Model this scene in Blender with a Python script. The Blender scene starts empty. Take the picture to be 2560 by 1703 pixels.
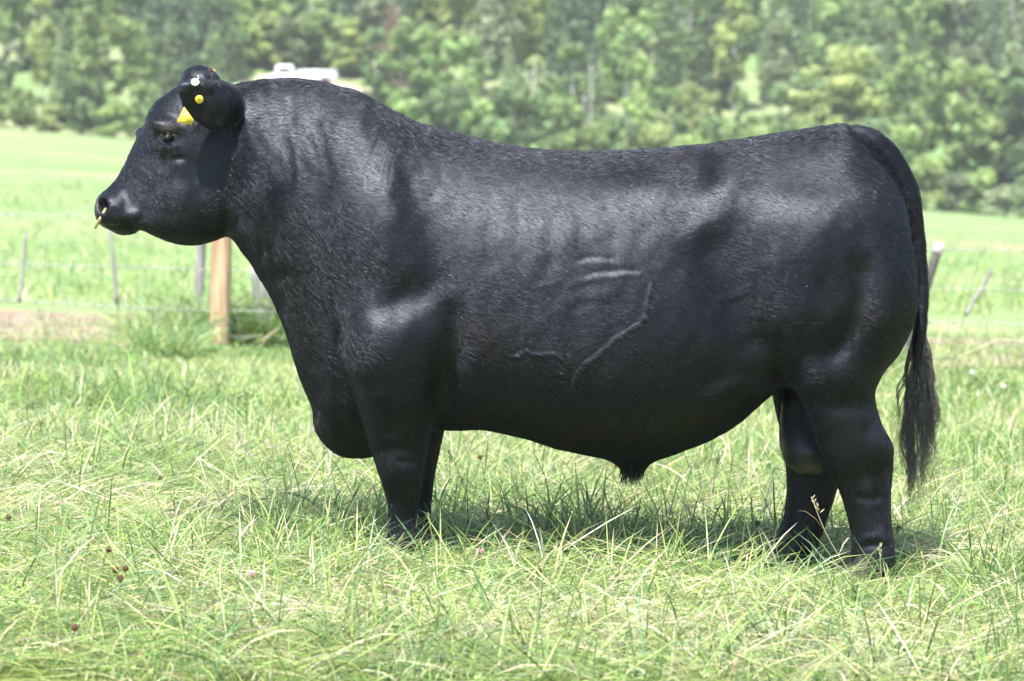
import bpy, math, random
import numpy as np
from mathutils import Vector

# ------------------------------------------------------------------ camera, sky, sun, exposure
R = math.radians
SC = bpy.context.scene
COL = SC.collection
FPX, CAM_D, CAM_H = 8100.0, 10.0, 1.1          # focal length in photo pixels, distance to the bull, eye height
ROW_H = 540.0                                   # photo row of the horizon
PITCH = math.atan((851.5 - ROW_H) / FPX)
cd = bpy.data.cameras.new('camera')
cam = bpy.data.objects.new('camera', cd)
COL.objects.link(cam)
cd.sensor_width = 36.0
cd.lens = FPX / 2560 * 36.0
cd.clip_start = 0.1
cd.clip_end = 3000
cam.location = (0, -CAM_D, CAM_H)
cam.rotation_euler = (R(90) - PITCH, 0, 0)
cd.dof.use_dof = True
cd.dof.focus_distance = 9.75
cd.dof.aperture_fstop = 5.0
SC.camera = cam

SUN_EL, SUN_AZ = R(63), R(-20)                   # azimuth measured from the camera side towards the left
world = bpy.data.worlds.new('World')
SC.world = world
world.use_nodes = True
wn = world.node_tree.nodes
wl = world.node_tree.links
sky = wn.new('ShaderNodeTexSky')
sky.sky_type = 'NISHITA'
sky.sun_disc = False
sky.sun_elevation = SUN_EL
sky.sun_rotation = R(180) - SUN_AZ
sky.air_density = 1.0
sky.dust_density = 1.5
wl.new(sky.outputs[0], wn['Background'].inputs[0])
wn['Background'].inputs[1].default_value = 0.11

sl = bpy.data.lights.new('sun', 'SUN')
sl.energy = 4.6
sl.angle = R(0.55)
sl.color = (1.0, 0.955, 0.88)
sun = bpy.data.objects.new('sun', sl)
COL.objects.link(sun)
sdir = Vector((math.sin(SUN_AZ) * math.cos(SUN_EL), -math.cos(SUN_AZ) * math.cos(SUN_EL), math.sin(SUN_EL)))
sun.rotation_euler = sdir.to_track_quat('Z', 'Y').to_euler()
sun.location = sdir * 30

SC.view_settings.view_transform = 'Standard'
SC.view_settings.look = 'None'
SC.view_settings.gamma = 1
SC.view_settings.use_curve_mapping = False
SC.view_settings.exposure = 1.5
SC.cycles.max_bounces = 6
SC.cycles.transparent_max_bounces = 6

rng = np.random.default_rng(7)
random.seed(7)

# ------------------------------------------------------------------ helpers
K = 2560 / 2357.0                                # the outline below was read off a 2357 pixel wide view of the photo

def ray(px, py):
    u = (px * K - 1280) / FPX
    v = (851.5 - py * K) / FPX
    c, s = math.cos(PITCH), math.sin(PITCH)
    return u, c + v * s, -s + v * c

def at(px, py, y=0.0):
    """world point at depth y (0 = middle of the bull) seen at that pixel of the view"""
    a, b, c = ray(px, py)
    t = (y + CAM_D) / b
    return np.array((a * t, y, CAM_H + c * t))

def px_of(P):
    """pixels of the view for world points (n,3)"""
    c, s = math.cos(PITCH), math.sin(PITCH)
    dy = P[:, 1] + CAM_D
    dz = P[:, 2] - CAM_H
    f = dy * c - dz * s
    v = dy * s + dz * c
    return (P[:, 0] / f * FPX + 1280) / K, (851.5 - v / f * FPX) / K

def smooth(a, b, x):
    t = np.clip((x - a) / (b - a), 0, 1)
    return t * t * (3 - 2 * t)

class Waves:
    """smooth noise from random sine waves, about -1..1"""
    def __init__(self, seed, scale, dim=3, n=14):
        r = np.random.default_rng(seed)
        self.k = r.normal(size=(n, dim)) / np.asarray(scale)
        self.p = r.uniform(0, 6.28, n)
        self.n = n
    def __call__(self, *c):
        out = 0
        for k, p in zip(self.k, self.p):
            a = p
            for q, ki in zip(c, k):
                a = a + q * ki
            out = out + np.sin(a)
        return out / math.sqrt(self.n / 2) / 1.6

def mesh_obj(name, verts, faces, mat=None, parent=None, smooth_shade=False, col=None, attr=None):
    """one mesh object from numpy arrays; faces is (n,k) or a list of such arrays"""
    me = bpy.data.meshes.new(name)
    verts = np.asarray(verts, np.float32)
    fl = faces if isinstance(faces, list) else [faces]
    fl = [np.asarray(f, np.int32) for f in fl if len(f)]
    me.vertices.add(len(verts))
    me.vertices.foreach_set('co', verts.ravel())
    loops = np.concatenate([f.ravel() for f in fl])
    sizes = np.concatenate([np.full(len(f), f.shape[1], np.int32) for f in fl])
    starts = np.concatenate([[0], np.cumsum(sizes)[:-1]]).astype(np.int32)
    me.loops.add(len(loops))
    me.loops.foreach_set('vertex_index', loops)
    me.polygons.add(len(sizes))
    me.polygons.foreach_set('loop_start', starts)
    me.polygons.foreach_set('loop_total', sizes)
    if smooth_shade:
        me.polygons.foreach_set('use_smooth', np.ones(len(sizes), bool))
    if col is not None:
        c = me.attributes.new('col', 'FLOAT_COLOR', 'POINT')
        cc = np.ones((len(verts), 4), np.float32)
        cc[:, :3] = col
        c.data.foreach_set('color', cc.ravel())
    for k, v in (attr or {}).items():
        a = me.attributes.new(k, 'FLOAT', 'POINT')
        a.data.foreach_set('value', np.asarray(v, np.float32))
    me.update(calc_edges=True)
    me.validate()
    if mat is not None:
        me.materials.append(mat)
    o = bpy.data.objects.new(name, me)
    COL.objects.link(o)
    if parent is not None:
        o.parent = parent
    return o

def empty(name, loc=(0, 0, 0)):
    o = bpy.data.objects.new(name, None)
    o.location = loc
    o.empty_display_size = 0.1
    COL.objects.link(o)
    return o

def tag(o, label=None, cat=None, group=None, kind=None):
    for k, v in (('label', label), ('category', cat), ('group', group), ('kind', kind)):
        if v:
            o[k] = v
    return o

class MB:
    """collects tubes, boxes and quads into one mesh"""
    def __init__(self):
        self.v, self.q, self.t, self.n = [], [], [], 0
    def add(self, v, q=(), t=()):
        v = np.asarray(v, float).reshape(-1, 3)
        if len(q):
            self.q.append(np.asarray(q, int) + self.n)
        if len(t):
            self.t.append(np.asarray(t, int) + self.n)
        self.v.append(v)
        self.n += len(v)
    def tube(self, pts, rad, sides=6, cap=True, squash=None):
        pts = np.asarray(pts, float)
        m = len(pts)
        rad = np.broadcast_to(np.asarray(rad, float), (m,))
        tan = np.gradient(pts, axis=0)
        tan /= np.linalg.norm(tan, axis=1)[:, None] + 1e-9
        ref = np.array((0, 1.0, 0)) if abs(tan[:, 1]).mean() < .8 else np.array((1.0, 0, 0))
        a = np.cross(tan, ref)
        a /= np.linalg.norm(a, axis=1)[:, None] + 1e-9
        b = np.cross(tan, a)
        th = np.arange(sides) / sides * 2 * math.pi
        ring = (a[:, None] * np.cos(th)[None, :, None] + b[:, None] * np.sin(th)[None, :, None] * (squash or 1)) * rad[:, None, None] + pts[:, None]
        v = ring.reshape(-1, 3)
        i = np.arange(m - 1)[:, None] * sides
        j = np.arange(sides)[None]
        k = (j + 1) % sides
        q = np.stack([i + j, i + k, i + k + sides, i + j + sides], -1).reshape(-1, 4)
        t = []
        if cap:
            v = np.concatenate([v, pts[:1], pts[-1:]])
            c0, c1 = m * sides, m * sides + 1
            for x in range(sides):
                y = (x + 1) % sides
                t.append((c0, y, x))
                t.append((c1, (m - 1) * sides + x, (m - 1) * sides + y))
        self.add(v, q, t)
    def build(self, name, mat, parent=None, smooth_shade=True, **kw):
        f = []
        if self.q:
            f.append(np.concatenate(self.q))
        if self.t:
            f.append(np.concatenate(self.t))
        return mesh_obj(name, np.concatenate(self.v), f, mat, parent, smooth_shade, **kw)

def new_mat(name):
    m = bpy.data.materials.new(name)
    m.use_nodes = True
    nt = m.node_tree
    return m, nt.nodes, nt.links, nt.nodes['Principled BSDF']

def simple_mat(name, col, rough=0.6, noise=0.0, scale=20, metal=0.0, spec=0.5):
    m, n, l, b = new_mat(name)
    b.inputs['Base Color'].default_value = (*col, 1)
    b.inputs['Roughness'].default_value = rough
    b.inputs['Metallic'].default_value = metal
    b.inputs['Specular IOR Level'].default_value = spec
    if noise:
        t = n.new('ShaderNodeTexNoise')
        t.inputs['Scale'].default_value = scale
        t.inputs['Detail'].default_value = 6
        tc = n.new('ShaderNodeTexCoord')
        l.new(tc.outputs['Object'], t.inputs['Vector'])
        r = n.new('ShaderNodeValToRGB')
        r.color_ramp.elements[0].position = .3
        r.color_ramp.elements[1].position = .7
        r.color_ramp.elements[0].color = (*[c * (1 - noise) for c in col], 1)
        r.color_ramp.elements[1].color = (*[min(1, c * (1 + noise)) for c in col], 1)
        l.new(t.outputs[0], r.inputs[0])
        l.new(r.outputs[0], b.inputs['Base Color'])
        bp = n.new('ShaderNodeBump')
        bp.inputs['Strength'].default_value = .3
        bp.inputs['Distance'].default_value = .01
        l.new(t.outputs[0], bp.inputs['Height'])
        l.new(bp.outputs[0], b.inputs['Normal'])
    return m

def leaf_mat(name, transl=0.35, rough=0.5, spec=0.35, attr='col', noise=0.0, objrand=0.0):
    """leaves and blades: colour from the mesh, part of the light passes through"""
    m, n, l, b = new_mat(name)
    a = n.new('ShaderNodeAttribute')
    a.attribute_name = attr
    c = a.outputs['Color']
    if objrand:
        oi = n.new('ShaderNodeObjectInfo')
        hs = n.new('ShaderNodeHueSaturation')
        mr = n.new('ShaderNodeMapRange')
        mr.inputs['To Min'].default_value = 1 - objrand
        mr.inputs['To Max'].default_value = 1 + objrand
        l.new(oi.outputs['Random'], mr.inputs['Value'])
        l.new(mr.outputs[0], hs.inputs['Value'])
        l.new(c, hs.inputs['Color'])
        c = hs.outputs[0]
    l.new(c, b.inputs['Base Color'])
    b.inputs['Roughness'].default_value = rough
    b.inputs['Specular IOR Level'].default_value = spec
    t = n.new('ShaderNodeBsdfTranslucent')
    l.new(c, t.inputs[0])
    mx = n.new('ShaderNodeMixShader')
    mx.inputs[0].default_value = transl
    l.new(b.outputs[0], mx.inputs[1])
    l.new(t.outputs[0], mx.inputs[2])
    l.new(mx.outputs[0], n['Material Output'].inputs['Surface'])
    return m

# ------------------------------------------------------------------ terrain
GN = Waves(3, (.55, .7), 2)
GN2 = Waves(4, (5, 6), 2)

def ground(x, y):
    """height of the land; Y is the distance from the camera"""
    x = np.asarray(x, float)
    y = np.asarray(y, float)
    Y = y + CAM_D
    near = (0.036 - 0.04 * np.clip(x, -4, 4)) * (1 - smooth(14, 30, Y))
    s = np.clip((Y - 30) / 170, 0, 1)
    u = np.clip(x / np.maximum(Y, 30), -.3, .3)
    far = (3.75 - 2.78 * u / .158) * s ** 1.2
    hill = np.maximum(Y - 202, 0) * .2
    return near + far + hill + .012 * GN(x, y) + .1 * GN2(x, y) * smooth(25, 60, Y)

def build_ground():
    Ys = np.concatenate([np.arange(-14, 20, .12), np.arange(20, 40, .4), np.arange(40, 210, 2.5), np.arange(210, 620, 10)])
    us = np.linspace(-1, 1, 121)
    half = 4 + (np.maximum(Ys, 0) + 10) * .32
    X = us[None] * half[:, None]
    Yg = np.repeat(Ys[:, None], len(us), 1)
    Z = ground(X, Yg - 0) if False else ground(X, Yg)
    v = np.stack([X, Yg, Z], -1).reshape(-1, 3)
    a, b = len(Ys), len(us)
    i = (np.arange(a - 1)[:, None] * b + np.arange(b - 1)[None]).ravel()
    q = np.stack([i, i + 1, i + b + 1, i + b], 1)
    m, n, l, bs = new_mat('pasture_soil_and_sward')
    tc = n.new('ShaderNodeTexCoord')
    def noise(scale, detail, stretch=None):
        t = n.new('ShaderNodeTexNoise')
        t.inputs['Scale'].default_value = scale
        t.inputs['Detail'].default_value = detail
        if stretch:
            mp = n.new('ShaderNodeMapping')
            mp.inputs['Scale'].default_value = stretch
            l.new(tc.outputs['Object'], mp.inputs[0])
            l.new(mp.outputs[0], t.inputs['Vector'])
        else:
            l.new(tc.outputs['Object'], t.inputs['Vector'])
        return t
    # near: thatch between the blades; far: mown meadow with dry and fresh belts
    t1 = noise(40, 8)
    r1 = n.new('ShaderNodeValToRGB')
    r1.color_ramp.elements[0].position = .3
    r1.color_ramp.elements[0].color = (.05, .07, .02, 1)
    r1.color_ramp.elements[1].position = .72
    r1.color_ramp.elements[1].color = (.26, .30, .09, 1)
    l.new(t1.outputs[0], r1.inputs[0])
    t2 = noise(1, 5, (.05, .07, 0))
    r2 = n.new('ShaderNodeValToRGB')
    e = r2.color_ramp.elements
    e[0].position = .36
    e[0].color = (.17, .27, .105, 1)
    e[1].position = .66
    e[1].color = (.31, .325, .185, 1)
    x = e.new(.5)
    x.color = (.22, .305, .135, 1)
    l.new(t2.outputs[0], r2.inputs[0])
    t3 = noise(1.3, 9, (1, .5, 0))
    mix3 = n.new('ShaderNodeMix')
    mix3.data_type = 'RGBA'
    mix3.blend_type = 'MULTIPLY'
    mix3.inputs[0].default_value = .8
    r3 = n.new('ShaderNodeValToRGB')
    r3.color_ramp.elements[0].position = .25
    r3.color_ramp.elements[0].color = (.55, .6, .5, 1)
    r3.color_ramp.elements[1].position = .7
    l.new(t3.outputs[0], r3.inputs[0])
    l.new(r2.outputs[0], mix3.inputs[6])
    l.new(r3.outputs[0], mix3.inputs[7])
    sep = n.new('ShaderNodeSeparateXYZ')
    l.new(tc.outputs['Object'], sep.inputs[0])
    mr = n.new('ShaderNodeMapRange')
    mr.inputs['From Min'].default_value = 10
    mr.inputs['From Max'].default_value = 22
    l.new(sep.outputs['Y'], mr.inputs['Value'])
    mx = n.new('ShaderNodeMix')
    mx.data_type = 'RGBA'
    l.new(mr.outputs[0], mx.inputs[0])
    l.new(r1.outputs[0], mx.inputs[6])
    l.new(mix3.outputs[2], mx.inputs[7])
    l.new(mx.outputs[2], bs.inputs['Base Color'])
    bs.inputs['Roughness'].default_value = .9
    bs.inputs['Specular IOR Level'].default_value = .1
    bp = n.new('ShaderNodeBump')
    bp.inputs['Strength'].default_value = .6
    bp.inputs['Distance'].default_value = .05
    l.new(t1.outputs[0], bp.inputs['Height'])
    l.new(bp.outputs[0], bs.inputs['Normal'])
    o = mesh_obj('ground', v, q, m, smooth_shade=True)
    tag(o, kind='structure')
    return o
NHAIR = 420000

# ------------------------------------------------------------------ the bull
def pchip(x, xp, fp):
    xp = np.asarray(xp, float); fp = np.asarray(fp, float)
    h = np.diff(xp); d = np.diff(fp) / h
    m = np.zeros(len(xp))
    m[0], m[-1] = d[0], d[-1]
    for i in range(1, len(xp) - 1):
        if d[i - 1] * d[i] > 0:
            w1, w2 = 2 * h[i] + h[i - 1], h[i] + 2 * h[i - 1]
            m[i] = (w1 + w2) / (w1 / d[i - 1] + w2 / d[i])
    xc = np.clip(x, xp[0], xp[-1])
    k = np.clip(np.searchsorted(xp, xc) - 1, 0, len(h) - 1)
    t = (xc - xp[k]) / h[k]
    return ((1 + 2 * t) * (1 - t) ** 2 * fp[k] + t * (1 - t) ** 2 * h[k] * m[k]
            + t * t * (3 - 2 * t) * fp[k + 1] + t * t * (t - 1) * h[k] * m[k + 1])

HV = 0.0085
GX = np.arange(-1.47, 1.34, HV)
GY = np.arange(-.56, .56, HV)
GZ = np.arange(-.02, 1.62, HV)
XX, ZZ = np.meshgrid(GX, GZ, indexing='ij')       # 2-d side view grid

def loft(ang, st, frac=.5, nu=2.0, nl=2.0, rows=None):
    """Field of a body whose sections stand across an axis in the side view. ang: axis direction in the view
    (0 = along x, 90 = straight down). st: list of (hi px, lo px, y centre, half width[, frac, nu, nl])."""
    a = R(ang)
    es = np.array((math.cos(a), -math.sin(a)))
    ec = np.array((-es[1], es[0]))
    S, HI, LO, YC, B, FR, NU, NL = [], [], [], [], [], [], [], []
    for t in st:
        yc, b = t[2], t[3]
        h = at(*t[0], yc)[[0, 2]]
        q = at(*t[1], yc)[[0, 2]]
        S.append(((h + q) / 2) @ es)
        c1, c2 = h @ ec, q @ ec
        HI.append(max(c1, c2)); LO.append(min(c1, c2))
        YC.append(yc); B.append(b)
        FR.append(t[4] if len(t) > 4 else frac)
        NU.append(t[5] if len(t) > 5 else nu)
        NL.append(t[6] if len(t) > 6 else nl)
    o = np.argsort(S)
    S = np.array(S)[o]
    f = lambda arr: np.array(arr)[o]
    s = XX * es[0] + ZZ * es[1]
    c = XX * ec[0] + ZZ * ec[1]
    g = lambda arr: pchip(s, S, f(arr))[:, None, :]
    hi, lo, yc, b, fr, nu_, nl_ = map(g, (HI, LO, YC, B, FR, NU, NL))
    zw = lo + (hi - lo) * fr
    dz = c[:, None, :] - zw
    up = dz > 0
    H = np.where(up, hi - zw, zw - lo) + 1e-4
    n = np.where(up, nu_, nl_)
    ay = np.abs(GY[None, :, None] - yc) / (b + 1e-4) + 1e-5
    az = np.abs(dz) / H + 1e-5
    p1, p2 = ay ** n, az ** n
    r = (p1 + p2) ** (1 / n)
    gr = np.sqrt((p1 / ay / (b + 1e-4)) ** 2 + (p2 / az / H) ** 2) * r ** (1 - n)
    d = np.clip((r - 1) / np.maximum(gr, 1.0), -.25, 1.0)
    over = (np.maximum(s - S[-1], 0) + np.maximum(S[0] - s, 0))[:, None, :]
    d = np.where(over > 0, np.hypot(np.maximum(d, 0), over), d)
    return d.astype(np.float32)

def tube_field(pts, rad, yc, ky=1.0):
    P = np.array([at(*p, 0)[[0, 2]] for p in pts])
    t = np.arange(len(P))
    tt = np.linspace(0, len(P) - 1, 90)
    P = np.stack([pchip(tt, t, P[:, 0]), pchip(tt, t, P[:, 1])], 1)
    rr = pchip(tt, t, np.asarray(rad) * K / FPX * CAM_D)
    yy = pchip(tt, t, np.asarray(yc, float))
    best = np.full(XX.shape, 9.0)
    bi = np.zeros(XX.shape, int)
    for i in range(len(P)):
        d = np.hypot(XX - P[i, 0], ZZ - P[i, 1]) - rr[i]
        m = d < best
        best[m] = d[m]; bi[m] = i
    d2 = best + rr[bi]
    return (np.sqrt(d2[:, None, :] ** 2 + ((GY[None, :, None] - yy[bi][:, None, :]) / ky) ** 2) - rr[bi][:, None, :]).astype(np.float32)

def ball(px, y, ax, ang=0, tilt=0, tilt2=0):
    """ellipsoid field; ax half axes (along, across in the view, depth)"""
    c = at(*px, y)
    a = R(ang)
    X = XX[:, None, :] - c[0]
    Z = ZZ[:, None, :] - c[2]
    Yv = GY[None, :, None] - y
    u = X * math.cos(a) - Z * math.sin(a)
    w = X * math.sin(a) + Z * math.cos(a)
    tl = R(tilt)
    u, Yv = u * math.cos(tl) + Yv * math.sin(tl), -u * math.sin(tl) + Yv * math.cos(tl)
    t2 = R(tilt2)
    w, Yv = w * math.cos(t2) + Yv * math.sin(t2), -w * math.sin(t2) + Yv * math.cos(t2)
    r = np.sqrt((u / ax[0]) ** 2 + (w / ax[1]) ** 2 + (Yv / ax[2]) ** 2)
    g = np.sqrt((u / ax[0] ** 2) ** 2 + (w / ax[1] ** 2) ** 2 + (Yv / ax[2] ** 2) ** 2) / np.maximum(r, 1e-4)
    return ((r - 1) / np.maximum(g, 2.0)).astype(np.float32)

def smin(a, b, k):
    h = np.clip(.5 + .5 * (b - a) / k, 0, 1)
    return b + (a - b) * h - k * h * (1 - h)

def smax(a, b, k):
    return -smin(-a, -b, k)

def surface_nets(F):
    s = F < 0
    c = s[:-1, :-1, :-1].astype(np.int8)
    tot = np.zeros(c.shape, np.int8)
    for i in (0, 1):
        for j in (0, 1):
            for k in (0, 1):
                tot += s[i:s.shape[0] - 1 + i, j:s.shape[1] - 1 + j, k:s.shape[2] - 1 + k]
    act = (tot > 0) & (tot < 8)
    idx = np.full(act.shape, -1, np.int64)
    I = np.argwhere(act)
    idx[act] = np.arange(len(I))
    acc = np.zeros((len(I), 3)); cnt = np.zeros(len(I))
    corners = [(i, j, k) for i in (0, 1) for j in (0, 1) for k in (0, 1)]
    val = {q: F[I[:, 0] + q[0], I[:, 1] + q[1], I[:, 2] + q[2]] for q in corners}
    for q in corners:
        for ax in range(3):
            if q[ax] == 0:
                p = list(q); p[ax] = 1; p = tuple(p)
                a, b = val[q], val[p]
                m = (a < 0) != (b < 0)
                t = np.where(m, a / np.where(m, a - b, 1), 0)
                pos = np.tile(np.array(q, float), (len(I), 1))
                pos[:, ax] = t
                acc[m] += pos[m]; cnt[m] += 1
    V = (I + acc / cnt[:, None]) * HV + np.array((GX[0], GY[0], GZ[0]))
    Q = []
    for ax in range(3):
        o1, o2 = [(1, 2), (2, 0), (0, 1)][ax]
        sl0 = [slice(None)] * 3; sl1 = [slice(None)] * 3
        sl0[ax] = slice(0, -1); sl1[ax] = slice(1, None)
        e = s[tuple(sl0)] != s[tuple(sl1)]
        E = np.argwhere(e)
        ok = (E[:, o1] > 0) & (E[:, o2] > 0) & (E[:, o1] < s.shape[o1] - 1) & (E[:, o2] < s.shape[o2] - 1)
        E = E[ok]
        def cell(d1, d2):
            C = E.copy()
            C[:, o1] -= d1; C[:, o2] -= d2
            return idx[C[:, 0], C[:, 1], C[:, 2]]
        q = np.stack([cell(1, 1), cell(0, 1), cell(0, 0), cell(1, 0)], 1)
        ins = s[E[:, 0], E[:, 1], E[:, 2]]
        q[~ins] = q[~ins][:, ::-1]
        Q.append(q)
    return V, np.concatenate(Q)

def vert_normals(V, Q):
    n = np.cross(V[Q[:, 2]] - V[Q[:, 0]], V[Q[:, 3]] - V[Q[:, 1]])
    N = np.zeros_like(V)
    for i in range(Q.shape[1]):
        np.add.at(N, Q[:, i], n)
    return N / (np.linalg.norm(N, axis=1)[:, None] + 1e-12)

def relax(V, Q, it, lam):
    E = np.concatenate([Q[:, [0, 1]], Q[:, [1, 2]], Q[:, [2, 3]], Q[:, [3, 0]]])
    deg = np.bincount(E.ravel(), minlength=len(V)).astype(float)
    for _ in range(it):
        for l in (lam, -lam * 1.02):
            S = np.zeros_like(V)
            for d in range(3):
                S[:, d] = (np.bincount(E[:, 0], V[E[:, 1], d], len(V)) + np.bincount(E[:, 1], V[E[:, 0], d], len(V))) / deg
            V = V + l * (S - V)
    return V

def subdivide(V, Q):
    """split each quad in four (Catmull-Clark positions)"""
    E = np.sort(np.concatenate([Q[:, [0, 1]], Q[:, [1, 2]], Q[:, [2, 3]], Q[:, [3, 0]]]), 1)
    key = E[:, 0] * len(V) + E[:, 1]
    uk, inv = np.unique(key, return_inverse=True)
    nf, ne, nv = len(Q), len(uk), len(V)
    FP = V[Q].mean(1)
    ev = np.stack([uk // nv, uk % nv], 1)
    cnt = np.bincount(inv, minlength=ne)
    fs = np.zeros((ne, 3))
    fi = np.tile(np.arange(nf), 4)
    for d in range(3):
        fs[:, d] = np.bincount(inv, FP[fi, d], ne)
    mid = V[ev].mean(1)
    EP = np.where((cnt == 2)[:, None], (2 * mid + fs) / 4, mid)
    n = np.bincount(Q.ravel(), minlength=nv).astype(float)
    Fa = np.zeros((nv, 3)); Ra = np.zeros((nv, 3)); ed = np.bincount(ev.ravel(), minlength=nv)
    for d in range(3):
        Fa[:, d] = np.bincount(Q.ravel(), np.repeat(FP[:, d], 4), nv) / n
        Ra[:, d] = np.bincount(ev.ravel(), np.repeat(mid[:, d], 2), nv) / ed
    VP = (Fa + 2 * Ra + (n - 3)[:, None] * V) / n[:, None]
    W = np.concatenate([VP, EP, FP])
    e = [nv + inv[i * nf:(i + 1) * nf] for i in range(4)]
    f = nv + ne + np.arange(nf)
    QQ = np.concatenate([np.stack([Q[:, i], e[i], f, e[i - 1]], 1) for i in range(4)])
    return W, QQ

M2 = K / FPX * CAM_D                               # metres for one view pixel at the bull

def bull_body():
    # --- trunk and neck: sections across the length
    T = [  # x, top, bottom, half width, frac, nu, nl
        (520, 214, 520, .120, .55, 1.9, 2.0), (548, 192, 566, .165, .5, 1.9, 2.0), (580, 185, 612, .195, .5, 1.9, 2.0),
        (620, 182, 682, .215, .5, 1.85, 1.9), (660, 181, 778, .235, .52, 1.8, 1.8), (690, 183, 868, .255, .55, 1.8, 1.7),
        (720, 187, 934, .28, .56, 1.8, 1.6), (748, 192, 1002, .30, .57, 1.8, 1.5), (775, 199, 1034, .32, .57, 1.85, 1.5),
        (815, 209, 1046, .345, .55, 1.9, 1.55), (860, 233, 1046, .365, .53, 1.95, 1.7), (905, 259, 1030, .385, .5, 2.0, 1.9),
        (955, 284, 1004, .395, .46, 1.95, 2.1), (1010, 300, 989, .397, .43, 1.93, 2.2), (1100, 321, 988, .41, .40, 1.93, 2.3),
        (1200, 338, 1005, .425, .39, 1.95, 2.3), (1300, 346, 1037, .44, .39, 1.98, 2.2), (1400, 346, 1054, .445, .39, 2.0, 2.1),
        (1500, 340, 1056, .44, .40, 2.0, 2.1), (1600, 332, 1027, .425, .41, 2.0, 2.1), (1700, 319, 976, .405, .40, 2.0, 2.1),
        (1780, 308, 905, .385, .38, 1.95, 2.2), (1860, 293, 850, .37, .36, 1.9, 2.2), (1930, 285, 830, .35, .36, 1.9, 2.2),
        (1975, 318, 810, .335, .38, 1.9, 2.2), (2010, 362, 790, .31, .42, 2.0, 2.2), (2040, 400, 770, .27, .45, 2.1, 2.2),
        (2064, 440, 740, .22, .5, 2.2, 2.1), (2082, 490, 710, .15, .5, 2, 2), (2094, 540, 680, .07, .5, 2, 2), (2100, 590, 640, .02, .5, 2, 2)]
    F = loft(0, [((x, a), (x, b), 0.0, w, fr, nu, nl) for x, a, b, w, fr, nu, nl in T])
    # --- near and far thigh with the hind leg (front edge, back edge)
    NH = [((1780, 360), (1960, 360), -.07, .03), ((1745, 410), (2010, 410), -.135, .085), ((1715, 470), (2068, 470), -.185, .132), ((1705, 550), (2098, 550), -.205, .158), ((1712, 630), (2110, 630), -.22, .172),
          ((1730, 710), (2106, 710), -.224, .174), ((1770, 805), (2072, 805), -.22, .148), ((1812, 870), (2026, 868), -.222, .132),
          ((1840, 915), (2011, 905), -.22, .112), ((1868, 975), (2024, 965), -.218, .094), ((1886, 1030), (2053, 1032), -.217, .083),
          ((1900, 1070), (2055, 1070), -.216, .079), ((1930, 1130), (2054, 1130), -.215, .070), ((1950, 1190), (2056, 1190), -.215, .063),
          ((1961, 1240), (2060, 1240), -.215, .063), ((1962, 1285), (2062, 1285), -.215, .068), ((1958, 1325), (2062, 1325), -.215, .07)]
    F = smin(F, loft(90, NH, nu=2.2, nl=2.2), .075)
    FH = [((1780, 360), (1955, 360), .07, .03), ((1745, 410), (2005, 410), .135, .085), ((1715, 470), (2060, 470), .185, .132), ((1715, 560), (2090, 560), .205, .158), ((1730, 650), (2100, 650), .22, .17), ((1745, 760), (2080, 760), .222, .165),
          ((1768, 860), (2010, 860), .22, .135), ((1782, 920), (1985, 920), .218, .115), ((1797, 990), (1962, 990), .215, .095),
          ((1804, 1050), (1950, 1050), .213, .083), ((1808, 1120), (1928, 1120), .212, .075), ((1806, 1175), (1909, 1175), .211, .066),
          ((1796, 1220), (1894, 1220), .21, .062), ((1781, 1260), (1879, 1260), .21, .065), ((1766, 1300), (1868, 1300), .21, .068)]
    F = smin(F, loft(90, FH, nu=2.2, nl=2.2), .075)
    # --- front legs
    NF = [((830, 600), (1000, 600), -.27, .07), ((795, 690), (1012, 690), -.275, .115), ((786, 770), (1022, 770), -.275, .138), ((790, 830), (1022, 830), -.27, .142),
          ((813, 900), (1014, 900), -.255, .127), ((836, 970), (999, 965), -.24, .104), ((857, 1038), (982, 1035), -.225, .086),
          ((870, 1080), (974, 1080), -.22, .077), ((884, 1125), (967, 1125), -.217, .064), ((892, 1165), (961, 1165), -.215, .052),
          ((893, 1210), (956, 1210), -.213, .049), ((886, 1250), (958, 1250), -.213, .056), ((880, 1280), (955, 1280), -.213, .06)]
    F = smin(F, loft(90, NF, nu=2.2, nl=2.2), .035)
    FF = [((850, 700), (1012, 700), .275, .11), ((850, 800), (1024, 800), .27, .135), ((868, 900), (1028, 900), .25, .118), ((892, 985), (1024, 985), .232, .098),
          ((903, 1040), (1012, 1040), .222, .082), ((912, 1080), (1004, 1080), .217, .074), ((922, 1130), (997, 1130), .215, .06),
          ((929, 1170), (994, 1170), .213, .05), ((927, 1220), (992, 1220), .213, .05), ((915, 1250), (992, 1250), .213, .06)]
    F = smin(F, loft(90, FF, nu=2.2, nl=2.2), .035)
    # --- head: sections across the poll-to-muzzle axis
    q0, ea, ep = np.array((475., 200.)), np.array((-.647, .763)), np.array((-.763, -.647))
    def hp(s, c):
        return tuple(q0 + ea * s + ep * c)
    HD = []
    SI = [-30, -12, 15, 40, 73, 107, 133, 158, 184, 210, 236, 279, 315, 343, 352]
    CI = [-20, 22, 40, 49, 60, 65.5, 62, 53, 48, 44, 37, 25, 22, 27, 26]
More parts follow.
